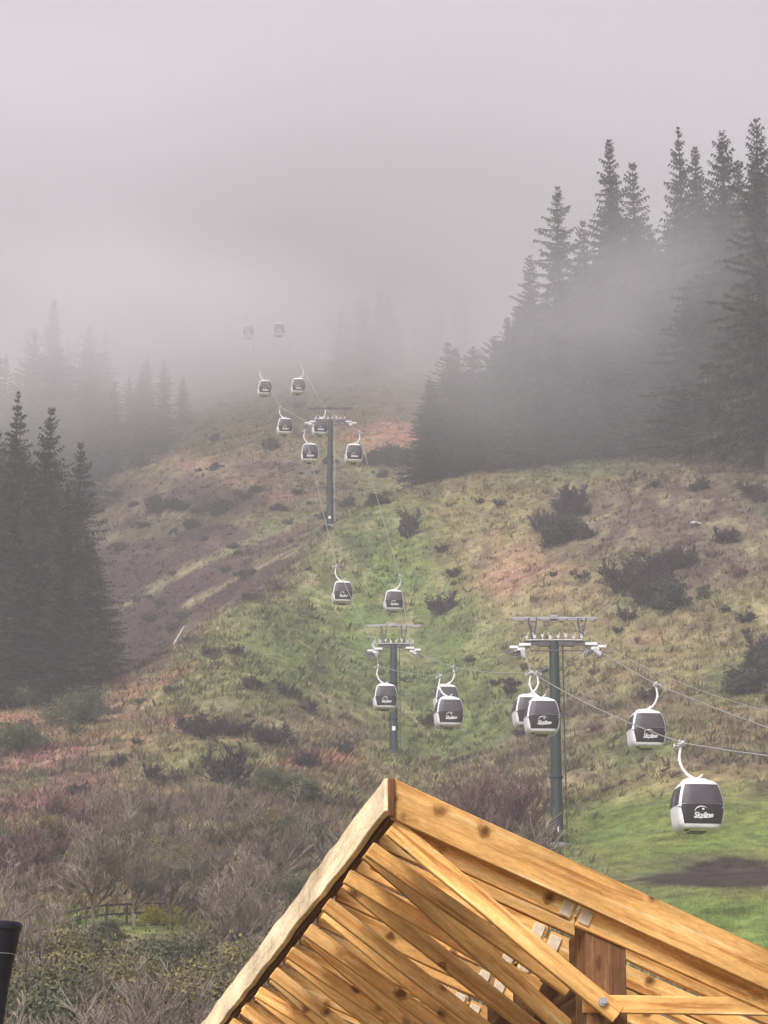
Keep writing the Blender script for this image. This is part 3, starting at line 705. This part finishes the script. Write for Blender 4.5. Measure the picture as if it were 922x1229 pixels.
# plates that carry the trusses, dark boarded wall under them
pw0 = tp(700, 1112, .35) + E1 * .03; pw1 = pw0 + SD * 6.6; hh = 1.5
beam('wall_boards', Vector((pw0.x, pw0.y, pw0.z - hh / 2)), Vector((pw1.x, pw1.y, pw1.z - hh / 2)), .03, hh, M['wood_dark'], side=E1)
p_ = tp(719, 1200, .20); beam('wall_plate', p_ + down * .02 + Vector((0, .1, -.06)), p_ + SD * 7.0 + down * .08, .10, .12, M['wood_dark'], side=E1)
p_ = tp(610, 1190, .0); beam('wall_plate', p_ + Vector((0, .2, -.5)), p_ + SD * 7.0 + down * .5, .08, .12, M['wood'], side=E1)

# dark flared post at the left edge
pb = at(-12, 1240, 9.0); pr = empty('flared_post', (pb.x, pb.y, -1.6)); tag(pr, 'black flared metal post top with a lid at the bottom left corner', 'post')
zt = at(5, 1104, 9.0).z + 1.6
def ppx(px): return px * 9.0 / F
b = MB(); b.tube([(0, 0, -.2)] + [(0, 0, zt - ppx(q)) for q in (400, 125, 80, 48, 28, 8)], [ppx(q) for q in (12, 13, 15.5, 20, 25, 29, 32)], 28); child('shaft', b.mesh('shaft', M['black']), pr)
b = MB(); b.tube([(0, 0, zt - ppx(9)), (0, 0, zt - ppx(3)), (0, 0, zt)], [ppx(33.5), ppx(34.5), ppx(33)], 28); child('lid', b.mesh('lid', M['black']), pr)
b = MB(); b.tube([(ppx(26.6) * math.cos(a), ppx(26.6) * math.sin(a), zt - ppx(38)) for a in [i * math.pi / 12 for i in range(25)]], .002, 5, cap=False); child('trim_ring', b.mesh('trim_ring', M['galv']), pr)

# ------------------------------------------------------------------ conifers
def conifer(seed, H=30.0, R=5.0, thin=1.0, pw=.85, lv=62, bare=.06):
    rs = np.random.RandomState(seed); T = []
    for i in range(lv):
        t = bare + (1 - bare) * (i + rs.uniform(-.3, .3)) / lv
        z = H * t; rl = R * (1 - t) ** pw * (.25 + .75 * min(1, (t - bare + .02) / .08)) + .15
        nb = 6 if t < .8 else 5
        a0 = rs.uniform(0, 6.28)
        for b_ in range(nb):
            az = a0 + b_ * 2 * np.pi / nb + rs.uniform(-.4, .4); Lb = rl * rs.uniform(.35, 1.28)
            if rs.rand() < .10: continue
            el = np.interp(t, [0, .5, .85, 1], [-.25, -.05, .35, .9]) + rs.uniform(-.12, .12)
            m = max(4, int(Lb / .30 * thin)); s = (np.arange(m) + .6) / m
            rad = s * Lb * np.cos(el); zz = z + s * Lb * np.sin(el) - .13 * Lb * s ** 2 + .10 * Lb * s ** 4
            c_, s_ = np.cos(az), np.sin(az); P = np.stack([rad * c_, rad * s_, zz], 1)
            D_ = np.array([c_, s_, 0]); Q = np.array([-s_, c_, 0])
            for sg in (-1, 1, 0):
                L2 = (.78 * (1 - .45 * s) * min(1, Lb / 2.2 + .25)) * rs.uniform(.6, 1.25, m)
                if sg == 0: dirv = D_ * .5 + np.array([0, 0, -.75])
                else: dirv = D_ * .55 + Q * sg * .85 + np.array([0, 0, -.30])
                dirv = dirv / np.linalg.norm(dirv) + rs.uniform(-.22, .22, (m, 3))
                wv = np.cross(dirv, np.array([0, 0, 1.0]) if sg else Q) ; wv /= np.linalg.norm(wv, axis=1)[:, None] + 1e-6
                wv = wv * (.10 + .10 * rs.rand(m))[:, None] * min(1, Lb / 2 + .3)
                a_ = P - wv; b2 = P + wv; c2 = P + dirv * L2[:, None]
                T.append(np.stack([a_, b2, c2], 1))
    T = np.concatenate(T).reshape(-1, 3)
    crown = np_mesh('crown', T, np.arange(len(T)).reshape(-1, 3), M['needle'])
    b = MB(); b.tube([(0, 0, -1.5), (0, 0, H * .3), (rs.uniform(-.1, .1), 0, H * .7), (0, 0, H * .985)], [.42, .34, .18, .03], 8)
    return crown, b.mesh('trunk', M['bark'])
CON = [conifer(i, 30, R_, th, pw_, lv_) for i, (R_, th, pw_, lv_) in enumerate([(6.6, 1, .9, 66), (7.6, 1, .8, 62), (6.0, 1, .95, 70), (7.2, .9, .85, 56), (8.2, 1, .75, 64)])]
CON_BARE = conifer(31, 30, 4.6, 1, .6, 44, .38)
def tree(u, vtop, D, label, group=None, kind=None, squash=1.0, bare=False):
    g = ground_at(u, D); kk = (IH / 2 - vtop) / F; Hh = g.y * (sp + kk * cp) / (cp - kk * sp) - g.z
    if Hh < 4: return
    cr, tr = CON_BARE if bare else (CON[kind] if kind is not None else random.choice(CON))
    r = empty('conifer_tree', g, random.uniform(0, 6.28)); s = Hh / 30
    r.scale = (s ** .7 * squash, s ** .7 * squash, s)
    tag(r, label, 'conifer', group); child('crown', cr, r); child('trunk', tr, r); return r
RG = 'conifers of the right hand stand on the ridge'
SPEC = [(675, 222, 338, 'conifer with the leftmost bare standing top of the right stand, apart from its neighbours', 1),
        (740, 163, 345, 'tall slim conifer with the pointed top left of the gap in the stand', 0),
        (768, 192, 338, 'conifer with a rounded top just right of the slim pointed one', 3),
        (826, 150, 352, 'highest thin pointed conifer in the right hand stand', 2),
        (846, 172, 335, 'small pointed conifer top between the highest tree and the dark bushy one', 0),
        (880, 156, 316, 'dark bushy conifer with upswept branches near the right edge', 4),
        (924, 140, 300, 'near dark conifer cut by the right edge, curved boughs reaching left', 1),
        (705, 262, 350, 'lower conifer filling the gap between the lone one and the slim one', 3),
        (640, 305, 352, 'conifer whose faint top marks the left slope of the right stand', 1)]
for u, v, D, lab, kd in SPEC: tree(u, v, D, lab, RG, kd)
RL = 'grey green conifer merging with its neighbours inside the misty right hand stand'
rr = random.Random(3)
def skyline(u):
    return float(np.interp(u, [500, 530, 560, 600, 640, 675, 700, 740, 770, 800, 830, 880, 930, 1100], [455, 420, 405, 370, 330, 290, 290, 240, 235, 250, 215, 210, 190, 150]))
for row, (D0, D1, dv, n) in enumerate([(375, 400, -10, 30), (352, 370, 20, 40), (332, 350, 70, 46)]):
    for i in range(n):
        u = 512 + (1050 - 512) * (i + rr.random() * .8) / n
        Dd = rr.uniform(D0, D1) - max(0, (u - 700)) * .12
        tree(u, skyline(u) + dv + rr.uniform(0, 60), Dd, RL, RG, squash=1.3)
for u, v, D in [(775, 330, 338), (850, 290, 322)]: tree(u, v, D, 'conifer with a bare pale lower trunk showing at the front of the right stand' if u < 800 else 'conifer with a bare tan trunk, nearer the right edge of the stand', RG, bare=True)
LL = 'dark conifer in the dense stand on the left side of the gully'; LGp = 'conifers of the left hand stand'
for u, v, D, lab in [(8, 468, 262, 'dark pointed conifer at the left edge with the highest top of the near left stand'), (50, 486, 270, 'conifer with a sharp dark top, second from the left edge'),
                     (88, 528, 275, 'conifer stepping down to the right of the two sharp dark tops')]: tree(u, v, D, lab, LGp)
for i in range(42):
    u = rr.uniform(-70, 128); Dd = rr.uniform(252, 300)
    lim = float(np.interp(u, [-70, 0, 50, 90, 130], [470, 500, 530, 580, 690]))
    tree(u, lim + rr.uniform(0, 170), Dd, LL, LGp, squash=1.3)
for i in range(34):
    u = rr.uniform(-40, 230); Dd = rr.uniform(450, 545)
    lim = float(np.interp(u, [-40, 20, 60, 100, 150, 200, 250], [420, 400, 345, 370, 420, 415, 470]))
    tree(u, lim + rr.uniform(0, 90), Dd, 'faint grey conifer fading into fog on the slope behind the left stand', 'faded conifers on the far left slope')
for i in range(16):
    u = rr.uniform(400, 560); Dd = rr.uniform(560, 700)
    tree(u, rr.uniform(345, 400), Dd, 'ghostly conifer almost lost in fog at the head of the slope', 'ghostly conifers at the head of the slope')

# ------------------------------------------------------------------ bare shrubs, leafy bushes
def bare_shrub(seed, H=4.0, spread=2.6, stems=9, levels=4, tw=.035, mat='twig', tree_=False):
    rs = random.Random(seed); segs = []
    def grow(p, d, L_, r, lev):
        n = 3; pts = [p]
        for i in range(n):
            d = (d + Vector((rs.uniform(-.25, .25), rs.uniform(-.25, .25), rs.uniform(-.08, .22)))).normalized(); p = p + d * L_ / n; pts.append(p)
        for i in range(n): segs.append((pts[i], pts[i + 1], r * (1 - .25 * i / n), r * (1 - .25 * (i + 1) / n)))
        if lev <= 0: return
        for i in range(4 if lev > 1 else 5):
            q = pts[rs.randint(1, n)]; dd = (d + Vector((rs.uniform(-1, 1), rs.uniform(-1, 1), rs.uniform(-.35, .7)))).normalized()
            grow(q, dd, L_ * rs.uniform(.5, .8), r * .58, lev - 1)
    if tree_:
        p = Vector((0, 0, 0)); d = Vector((.1, 0, 1)); segs.append((p - Vector((0, 0, .5)), p + d * H * .25, .16, .12))
        for i in range(6): grow(p + d * H * (.2 + .03 * i), Vector((rs.uniform(-1, 1), rs.uniform(-1, 1), rs.uniform(.4, 1.2))).normalized(), H * .36, .07, levels - 1)
    else:
        for i in range(stems):
            a = rs.uniform(0, 6.28); q = rs.uniform(0, .5)
            grow(Vector((math.cos(a) * q, math.sin(a) * q, -.2)), Vector((math.cos(a) * spread / H, math.sin(a) * spread / H, 1)).normalized(), H * rs.uniform(.3, .5), .05, levels - 1)
    n = len(segs); A = np.array([s[0] for s in segs]); B = np.array([s[1] for s in segs]); ra = np.maximum([s[2] for s in segs], tw / 2)[:, None]; rb = np.maximum([s[3] for s in segs], tw / 2)[:, None]
    d = B - A; d /= np.linalg.norm(d, axis=1)[:, None]; x = np.cross(d, [.31, .2, .9]); x /= np.linalg.norm(x, axis=1)[:, None]; y = np.cross(d, x)
    Vv = []
    for (Pq, rq) in ((A, ra), (B, rb)):
        for k in range(3):
            a = k * 2.094; Vv.append(Pq + (x * math.cos(a) + y * math.sin(a)) * rq)
    Vv = np.stack(Vv, 1).reshape(-1, 3); base = np.arange(n)[:, None] * 6
    Fq = np.concatenate([base + np.array([k, (k + 1) % 3, 3 + (k + 1) % 3, 3 + k]) for k in range(3)])
    return np_mesh('bare_branches', Vv, Fq, M[mat])
def leafy(seed, R=2.0, H=2.2, n=3500, size=.12, mat='leaf_olive', lumps=14):
    rs = np.random.RandomState(seed)
    C = rs.normal(0, .42, (lumps, 3)) * [R, R, H * .55] + [0, 0, H * .5]; C[:, 2] = np.clip(C[:, 2], .15 * H, H * .9); Rr = rs.uniform(.25, .5, lumps) * R * .8
    i = rs.randint(0, lumps, n); dv = rs.normal(0, 1, (n, 3)); dv /= np.linalg.norm(dv, axis=1)[:, None]
    P = C[i] + dv * (Rr[i] * np.where(rs.rand(n) < .25, rs.uniform(1.0, 1.7, n), rs.uniform(.35, 1.08, n)))[:, None]; P[:, 2] = np.maximum(P[:, 2], 0)
    a = rs.normal(0, 1, (n, 3)); a /= np.linalg.norm(a, axis=1)[:, None]; b_ = np.cross(a, dv); b_ /= np.linalg.norm(b_, axis=1)[:, None] + 1e-6
    s = size * rs.uniform(.5, 1.4, n)[:, None]
    V_ = np.stack([P - b_ * s * .4, P + a * s * .6, P + b_ * s * .4, P - a * s * .6], 1).reshape(-1, 3)
    return np_mesh('foliage', V_, np.arange(n * 4).reshape(-1, 4), M[mat])
def stems_mesh(seed, H, mat='bark'):
    rs = random.Random(seed); b = MB()
    for i in range(7):
        a = rs.uniform(0, 6.28); b.tube([(0, 0, -.3), (math.cos(a) * .3 * H, math.sin(a) * .3 * H, H * .4), (math.cos(a) * .5 * H, math.sin(a) * .5 * H, H * .8)], [.05, .035, .012], 5)
    return b.mesh('stems', M[mat])
SHR = [bare_shrub(i, 4.0, 3.4, 8, 4, .03) for i in range(5)]
SHR_D = [bare_shrub(20 + i, 3.0, 3.0, 12, 4, .07, 'twig_dark') for i in range(3)]
SHR_R = [bare_shrub(30 + i, 3.0, 2.4, 12, 4, .05, 'twig_red') for i in range(2)]
STREE = [bare_shrub(40 + i, 6.0, 3.0, 9, 5, .03, 'twig', True) for i in range(2)]
RTREE = bare_shrub(60, 7.0, 3.0, 9, 5, .026, 'twig_red', True)
LEAF = {k: [(leafy(50 + i, 2, 2.2, 9000 if k in ('leaf_olive', 'leaf_gorse') else 5500, sz, k, lumps=22), stems_mesh(i, 2.0)) for i in range(2)] for k, sz in (('leaf_olive', .085), ('leaf_gorse', .10), ('leaf_dark', .2), ('leaf_yellow', .12))}
def shrub(pos, me, sc_, label, group=None, name='bare_shrub', cat='shrub', sz=None):
    o = link(name, me); o.location = pos; o.rotation_euler = (0, 0, random.uniform(0, 6.28)); o.scale = (sc_, sc_, sc_ * (sz or 1)); tag(o, label, cat, group); return o
def bush(pos, kind, sc_, label, group=None, sz=1.0, name='leafy_bush'):
    f, s = random.choice(LEAF[kind]); r = empty(name, pos, random.uniform(0, 6.28)); r.scale = (sc_, sc_, sc_ * sz); tag(r, label, 'bush', group); child('foliage', f, r); child('stems', s, r); return r

# thicket of bare grey brown shrubs at the lower left
G1 = 'bare shrubs of the thicket below the left slope'; n1 = 0
for i in range(62):
    u = rr.uniform(-20, 400); D = rr.uniform(92, 170)
    g = ground_at(u, D); _, v, _ = project(*g)
    if D < 124 and 55 < u < 215: continue
    if u > 300 and v < 1000: continue
    red = u < 120 and D > 125
    shrub(g, random.choice(SHR_R if red else SHR), rr.uniform(.5, 1.0), 'reddish bare shrub in the thicket at the left edge' if red else 'bare grey brown shrub merging into the leafless thicket below the slope', G1)
G2 = 'bare shrubs behind the roof corner'
for i in range(20):
    u = rr.uniform(490, 640); D = rr.uniform(118, 158); g = ground_at(u, D)
    shrub(g, random.choice(SHR_R if i % 3 == 0 else SHR), rr.uniform(.8, 1.25), 'bare twiggy shrub rising behind the corner of the timber roof', G2)
for (u, v, h_, lab) in [(112, 1118, .75, 'small bare tree with a thick trunk on the little lawn'), (162, 1116, .62, 'small bare tree with a forked slim trunk beside the yellow bush')]:
    shrub(hit(u, v), random.choice(STREE), h_, lab, None, 'bare_tree', 'tree')
for (u, D, h_, lab) in [(555, 132, .85, 'reddish bare tree with fine twigs right behind the peak of the timber roof'), (612, 140, .72, 'reddish bare tree between the roof peak and the foot of the big tower')]:
    shrub(ground_at(u, D), RTREE, h_, lab, None, 'bare_tree', 'tree')
G5 = 'green bushes among the bare shrubs on the lower left'
for i in range(16):
    u = rr.uniform(-10, 400); D = rr.uniform(122, 175); g = ground_at(u, D)
    bush(g, random.choice(('leaf_olive', 'leaf_gorse')), rr.uniform(.5, 1.0), 'green bush growing among the bare shrubs of the lower left thicket', G5, .9)
# leafy bushes along the bottom left
G3 = 'olive bushes along the bottom left'
for i in range(58):
    u = rr.uniform(10, 330); D = rr.uniform(62, 94); g = ground_at(u, D)
    bush(g, random.choice(('leaf_olive', 'leaf_olive', 'leaf_gorse')), rr.uniform(.45, 1.1), 'olive green bush in the dense growth along the bottom left', G3, rr.uniform(.8, 1.1))
G4 = 'bare branches sticking out of the bottom left bushes'
for i in range(32):
    u = rr.uniform(0, 330); D = rr.uniform(60, 86); g = ground_at(u, D)
    shrub(g, random.choice(SHR), rr.uniform(.5, .85), 'bare twiggy branches poking out of the bottom left bushes', G4)
bush(hit(186, 1112), 'leaf_yellow', .42, 'small bush covered in bright yellow blossom beside the little lawn', None, .9)
bush(hit(130, 1130), 'leaf_gorse', .55, 'grey green rounded bush in front of the little lawn', None, .8)
# individual bushes over the slopes
for (u, v, k, s_, sz, lab) in [
    (490, 652, 'D', .85, 1.6, 'narrow upright reddish dark bush on the crest of the green slope'), (530, 745, 'D', 1.05, 1.0, 'dark tangled bush on the open green slope above the middle tower'),
    (680, 655, 'leaf_dark', 1.3, 1.1, 'big dark shrub below the ridge in the middle of the brown slope'), (690, 615, 'D', 1.1, 1, 'brown scrub just above the big dark shrub'),
    (800, 735, 'leaf_dark', 1.25, 1.1, 'broad dark thicket on the right hand slope above the cabins'), (745, 715, 'D', 1.2, 1, 'thin brown shrub left of the broad dark thicket'),
    (895, 835, 'leaf_dark', .95, 1.1, 'round dark green bush near the right edge below the thin cable'), (912, 808, 'leaf_dark', .8, 1, 'dark bush at the right edge, just above the round one'),
    (778, 845, 'D', .55, 1, 'small dark bush behind the arm of the second largest cabin'), (275, 945, 'D', 1.0, 1.1, 'large dark triangular bush on the lower left slope'),
    (97, 850, 'leaf_gorse', 1.75, .85, 'pale green rounded gorse clump at the mouth of the gully'), (20, 905, 'leaf_gorse', 1.6, .8, 'green gorse clump at the left edge below the stand'),
    (230, 880, 'D', .85, .7, 'left bush of the dark row across the lower slope'), (258, 884, 'D', .85, .7, 'middle bush of the dark row across the lower slope'), (285, 888, 'D', .8, .7, 'right bush of the dark row across the lower slope'),
    (330, 900, 'D', .9, .8, 'dark bush left of the bare earth patch'), (305, 832, 'D', .65, .8, 'dark round bush on the upper edge of the left slope'), (345, 838, 'D', .7, .7, 'dark spreading bush right of the round one on the left slope'),
    (415, 908, 'D', .5, 1, 'small dark bush left of the foot of the middle tower'), (512, 872, 'D', .55, .9, 'small dark bush right of the middle tower pole'), (140, 925, 'D', .45, 1, 'small dark bush on the red brown bank'),
    (182, 940, 'D', .42, 1.2, 'small spiky dark bush on the pale slope'), (90, 955, 'D', .45, .9, 'small dark bush low on the red brown bank'), (475, 560, 'leaf_dark', 1.6, .9, 'dark bush mass beside the red earth cut in the mist'),
    (450, 560, 'leaf_dark', 1.3, .8, 'dark bush below the right cabin of the uppermost tower'), (190, 618, 'leaf_dark', 1.2, 1, 'dark bush on the misty far slope above the shelf'), (265, 620, 'leaf_dark', 1.1, 1, 'dark bush on the misty far slope by the dirt track'),
    (205, 835, 'D', .5, .7, 'small dark bush at the edge of the bare earth near the gully'), (370, 855, 'D', .6, .7, 'low dark bush on the slope left of the middle tower'), (700, 700, 'D', .5, .6, 'small low bush on the pink slope above the big tower'),
    (840, 590, 'D', .8, .8, 'brown scrub bush high on the right slope'), (905, 600, 'D', .9, .8, 'brown scrub bush near the right edge below the trees'), (870, 660, 'D', .8, .8, 'dark scrub bush right of the broad thicket')]:
    g = hit(u, v) if u > 100 else ground_at(u, {850: 236, 905: 212}.get(v, hit(u, v, 45, 900).y))
    if k == 'D': shrub(g, random.choice(SHR_D), s_, lab, None, 'dark_shrub', 'bush', sz)
    else: bush(g, k, s_, lab, None, sz)
GS = 'low scrub scattered over the hillside'
for (cu, cv, n_b, lab) in [(683, 635, 9, 'dark twiggy scrub crowding round the big dark shrub below the ridge'), (795, 705, 11, 'dark twiggy scrub crowding round the broad dark thicket on the right slope'), (905, 800, 4, 'dark twiggy scrub beside the round bush near the right edge')]:
    for i in range(n_b):
        shrub(hit(cu + rr.uniform(-34, 34), cv + rr.uniform(-24, 26)), random.choice(SHR_D), rr.uniform(.5, 1.1), lab, lab.replace('scrub crowding', 'scrub patch'), 'dark_shrub', 'shrub', rr.uniform(.7, 1.1))
for i in range(110):
    u = rr.uniform(130, 930); v = rr.uniform(560, 985)
    if u > 560 and v > 900: continue
    if 380 < u < 520 and v < 900 and rr.random() < .85: continue
    if u < 330 and v < 700 and rr.random() < .3: continue
    g = hit(u, v); sc_ = rr.uniform(.22, .55) * (1.4 if u > 740 and v < 760 else 1)
    shrub(g, random.choice(SHR_D if rr.random() < .7 else SHR_R), sc_, 'low dark scrub, one of many dotted over the rough hillside', GS, 'low_scrub', 'shrub', .8)
for i in range(46):
    u = rr.uniform(130, 480) if i < 30 else rr.uniform(130, 330); v = rr.uniform(450, 640) if i < 30 else rr.uniform(600, 760); g = hit(u, v)
    bush(g, 'leaf_dark', rr.uniform(.3, .75), 'hazy dark bush scattered over the misty far slope', 'bushes on the misty far slope', rr.uniform(.6, 1))

# logs, rocks, trunks, rail
def log(pa, pb, r, mat, label, group=None, name='fallen_log', branches=2):
    b = MB(); pa = Vector(pa); pb = Vector(pb); n = 5; d = pb - pa; L_ = d.length
    pts = [pa + d * i / n + Vector((0, 0, random.uniform(-.3, .3) * r)) for i in range(n + 1)]
    b.tube([p - pa for p in pts], [r * (1 - .4 * i / n) for i in range(n + 1)], 8)
    for i in range(branches):
        q = (pts[1 + i] - pa); b.tube([q, q + Vector((random.uniform(-.3, .3) * L_, random.uniform(-.2, .2), L_ * .22))], [r * .45, r * .15], 5)
    o = link(name, b.mesh(name, M[mat])); o.location = pa; tag(o, label, 'log', group)
def glog(u1, v1, u2, v2, r, mat, label, group=None, br=2, D=None):
    a, b_ = hit(u1, v1), hit(u2, v2)
    if (a - b_).length > 12: b_ = a + (b_ - a).normalized() * 3
    log(a + Vector((0, 0, r * .8)), b_ + Vector((0, 0, r * .8)), r, mat, label, group, branches=br)
glog(209, 776, 221, 758, .16, 'palelog', 'short bleached white log lying tilted on the slope above the gully', br=0)
glog(425, 917, 455, 897, .09, 'log', 'thin dark pole leaning on the slope left of the middle tower foot', br=0)
glog(660, 745, 668, 742, .1, 'log', 'thin stick behind the big tower')
for (u, v, w_, lab) in [(705, 963, 12, 'lowest left'), (686, 957, 7, 'small far left'), (728, 953, 10, 'second from left'), (748, 944, 9, 'third from left'), (770, 938, 11, 'fourth from left'), (800, 930, 10, 'left of the arm of the largest cabin'),
                        (811, 934, 12, 'just left of the arm of the largest cabin'), (840, 915, 9, 'right of that arm'), (852, 920, 9, 'farther right of that arm'), (888, 917, 12, 'nearest the right edge'), (770, 922, 7, 'small upper')]:
    a = hit(u, v); d = a.y * w_ / F
    log(a + Vector((-d / 2, 0, .15)), a + Vector((d / 2, .2, .45)), .13, 'log', 'dark branchy log above the lawn, %s' % lab, 'dark logs scattered above the lawn', branches=3)
glog(870, 904, 922, 908, .13, 'log', 'long dark pole lying across the slope at the right edge below the rope', br=0)
def rock(u, v, px, label, sq=.6, D=None):
    g = hit(u, v); r = g.y * px / F / 2; rs = random.Random(int(u)); bm = bmesh.new(); bmesh.ops.create_icosphere(bm, subdivisions=2, radius=r)
    for q in bm.verts: q.co *= rs.uniform(.8, 1.15); q.co.z *= sq
    me = bpy.data.meshes.new('rock'); bm.to_mesh(me); bm.free(); me.materials.append(M['rock']); o = link('pale_rock', me); o.location = g + Vector((0, 0, r * sq * .5)); tag(o, label, 'rock')
rock(835, 636, 16, 'pale flat rock on the brown right hand slope', .35); rock(460, 511, 6, 'left of two tiny white rocks above the red earth cut'); rock(468, 511, 7, 'right of two tiny white rocks above the red earth cut')
rock(31, 1068, 11, 'larger pale rock among the bare shrubs at the left edge', 1.2); rock(48, 1030, 5, 'tiny pale rock above the larger one among the left shrubs')
def bare_trunk_(u, v0, v1, D, label):
    g = ground_at(u, D); t = at(u, v0, D); b = MB(); H = t.z - g.z
    b.tube([(0, 0, -.5), (.05, 0, H * .5), (0, 0, H)], [.26, .22, .14], 10); o = link('dead_tree', b.mesh('dead_tree', M['paletrunk'])); o.location = g; tag(o, label, 'tree trunk')
bare_trunk_(775, 478, 550, 332, 'left of two pale bare trunks standing before the right hand stand'); bare_trunk_(850, 440, 545, 316, 'right and taller of two pale bare trunks before the right hand stand')
# rail fence by the little lawn
fa, fb = ground_at(78, 118), ground_at(200, 121); fr = empty('rail_fence', fa); tag(fr, 'low dark rail fence behind the little lawn', 'fence')
for i in range(6):
    p = fa.lerp(fb, i / 5); p.z = gz(p.x, p.y); b = MB(); b.bar(p - fa + Vector((0, 0, -.2)), p - fa + Vector((0, 0, 1.0)), .10); child('post', b.mesh('post', M['log']), fr)
for h_ in (.5, .92):
    b = MB(); pts = []
    for i in range(6):
        p = fa.lerp(fb, i / 5); p.z = gz(p.x, p.y) + h_; pts.append(p - fa)
    b.tube(pts, .05, 6); child('rail', b.mesh('rail', M['log']), fr)

# ------------------------------------------------------------------ air
def vol_mat(name, color, density, aniso=0.0):
    m = bpy.data.materials.new(name); m.use_nodes = True; nt = m.node_tree; nt.nodes.clear()
    o = nt.nodes.new('ShaderNodeOutputMaterial'); v = nt.nodes.new('ShaderNodeVolumePrincipled')
    v.inputs['Color'].default_value = (*color, 1); v.inputs['Density'].default_value = density; v.inputs['Anisotropy'].default_value = aniso
    nt.links.new(v.outputs[0], o.inputs['Volume']); return m, nt, v
def box_obj(name, lo, hi, mat):
    b = MB(); c = [(a + d) / 2 for a, d in zip(lo, hi)]; b.box((0, 0, 0), [d - a for a, d in zip(lo, hi)]); o = link(name, b.mesh(name, mat)); o.location = c; return o
HZD = dict(density=.00072, color=(.985, .972, .988))
hm, _, _ = vol_mat('haze_air', HZD['color'], HZD['density'])
zmax = float(ZZ.max())
hz = box_obj('haze', (-420, -70, float(ZZ.min()) - 3), (420, 1000, zmax + 25), hm); tag(hz, kind='stuff')
# mist: patchy denser fog lying on the upper slope and drifting through the right hand stand
def mist(name, c, size, dens, scale, lo, hi, tilt=0.0, label=''):
    m, nt, v = vol_mat(name + '_air', (.985, .972, .988), 0); L = nt.links.new
    tc = N(nt, 'ShaderNodeTexCoord'); ge = N(nt, 'ShaderNodeVectorMath', operation='LENGTH')
    L(tc.outputs['Object'], ge.inputs[0])
    mr = N(nt, 'ShaderNodeMapRange'); mr.interpolation_type = 'SMOOTHSTEP'; mr.inputs[1].default_value = 1.0; mr.inputs[2].default_value = .25; mr.inputs[3].default_value = 0; mr.inputs[4].default_value = 1; L(ge.outputs['Value'], mr.inputs[0])
    nz = N(nt, 'ShaderNodeTexNoise'); nz.inputs['Scale'].default_value = scale; nz.inputs['Detail'].default_value = 3; L(tc.outputs['Object'], nz.inputs['Vector'])
    m2 = N(nt, 'ShaderNodeMapRange'); m2.inputs[1].default_value = lo; m2.inputs[2].default_value = hi; m2.inputs[3].default_value = 0; m2.inputs[4].default_value = dens; L(nz.outputs[0], m2.inputs[0])
    mu = N(nt, 'ShaderNodeMath', operation='MULTIPLY'); L(mr.outputs[0], mu.inputs[0]); L(m2.outputs[0], mu.inputs[1]); L(mu.outputs[0], v.inputs['Density'])
    bm = bmesh.new(); bmesh.ops.create_icosphere(bm, subdivisions=3, radius=1.0); me = bpy.data.meshes.new(name); bm.to_mesh(me); bm.free(); me.materials.append(m)
    o = link(name, me); o.location = c; o.scale = size; o.rotation_euler = (tilt, 0, 0); tag(o, label, 'mist', kind='stuff'); return o
mist('mist', at(290, 305, 540), (230, 210, 48), .034, 1.6, .25, .60, label='thick pale mist swallowing the head of the slope and the far cabins')
mist('mist', at(80, 395, 405), (38, 44, 25), .030, 1.4, .25, .6, label='fog bank lying over the far conifers on the left')
mist('mist', at(255, 395, 398), (33, 28, 16), .034, 1.3, .25, .6, label='mist drifting across the ropes above the uppermost tower')
mist('mist', at(700, 385, 316), (50, 30, 22), .028, 1.7, .34, .66, label='thin wisp of mist drifting through the middle of the right hand stand')
# ------------------------------------------------------------------ light and sky
SUN_EL, SUN_AZ = math.radians(40), math.radians(205)   # high, behind the camera and a little left
w = bpy.data.worlds.new('World'); sc.world = w; w.use_nodes = True; nt = w.node_tree; bg = nt.nodes['Background']
sky = nt.nodes.new('ShaderNodeTexSky'); sky.sky_type = 'NISHITA'; sky.sun_disc = False; sky.sun_elevation = SUN_EL; sky.sun_rotation = SUN_AZ
sky.air_density = 1.0; sky.dust_density = 6.0; sky.ozone_density = .6
hs = nt.nodes.new('ShaderNodeHueSaturation'); hs.inputs['Saturation'].default_value = .22; nt.links.new(sky.outputs[0], hs.inputs['Color'])
mx = nt.nodes.new('ShaderNodeMix'); mx.data_type = 'RGBA'; mx.blend_type = 'MULTIPLY'; mx.inputs[0].default_value = 1; mx.inputs[7].default_value = (1.0, .958, 1.07, 1)
nt.links.new(hs.outputs[0], mx.inputs[6]); nt.links.new(mx.outputs[2], bg.inputs[0]); bg.inputs[1].default_value = .081
sd = bpy.data.lights.new('sun', 'SUN'); sd.energy = 1.5; sd.angle = math.radians(14); sd.color = (1, .96, .9)
so = bpy.data.objects.new('sun', sd); COL.objects.link(so)
dv = Vector((math.sin(SUN_AZ) * math.cos(SUN_EL), math.cos(SUN_AZ) * math.cos(SUN_EL), math.sin(SUN_EL)))
so.rotation_euler = dv.to_track_quat('Z', 'Y').to_euler(); so.location = dv * 50
sc.view_settings.view_transform = 'Standard'; sc.view_settings.look = 'None'; sc.view_settings.gamma = 1; sc.view_settings.use_curve_mapping = False
sc.view_settings.exposure = 0.84
cy_ = sc.cycles; cy_.volume_bounces = 3; cy_.max_bounces = 6; cy_.volume_step_rate = 1.0; cy_.volume_max_steps = 64
try: cy_.use_denoising = True; cy_.denoiser = 'OPENIMAGEDENOISE'
except Exception: pass
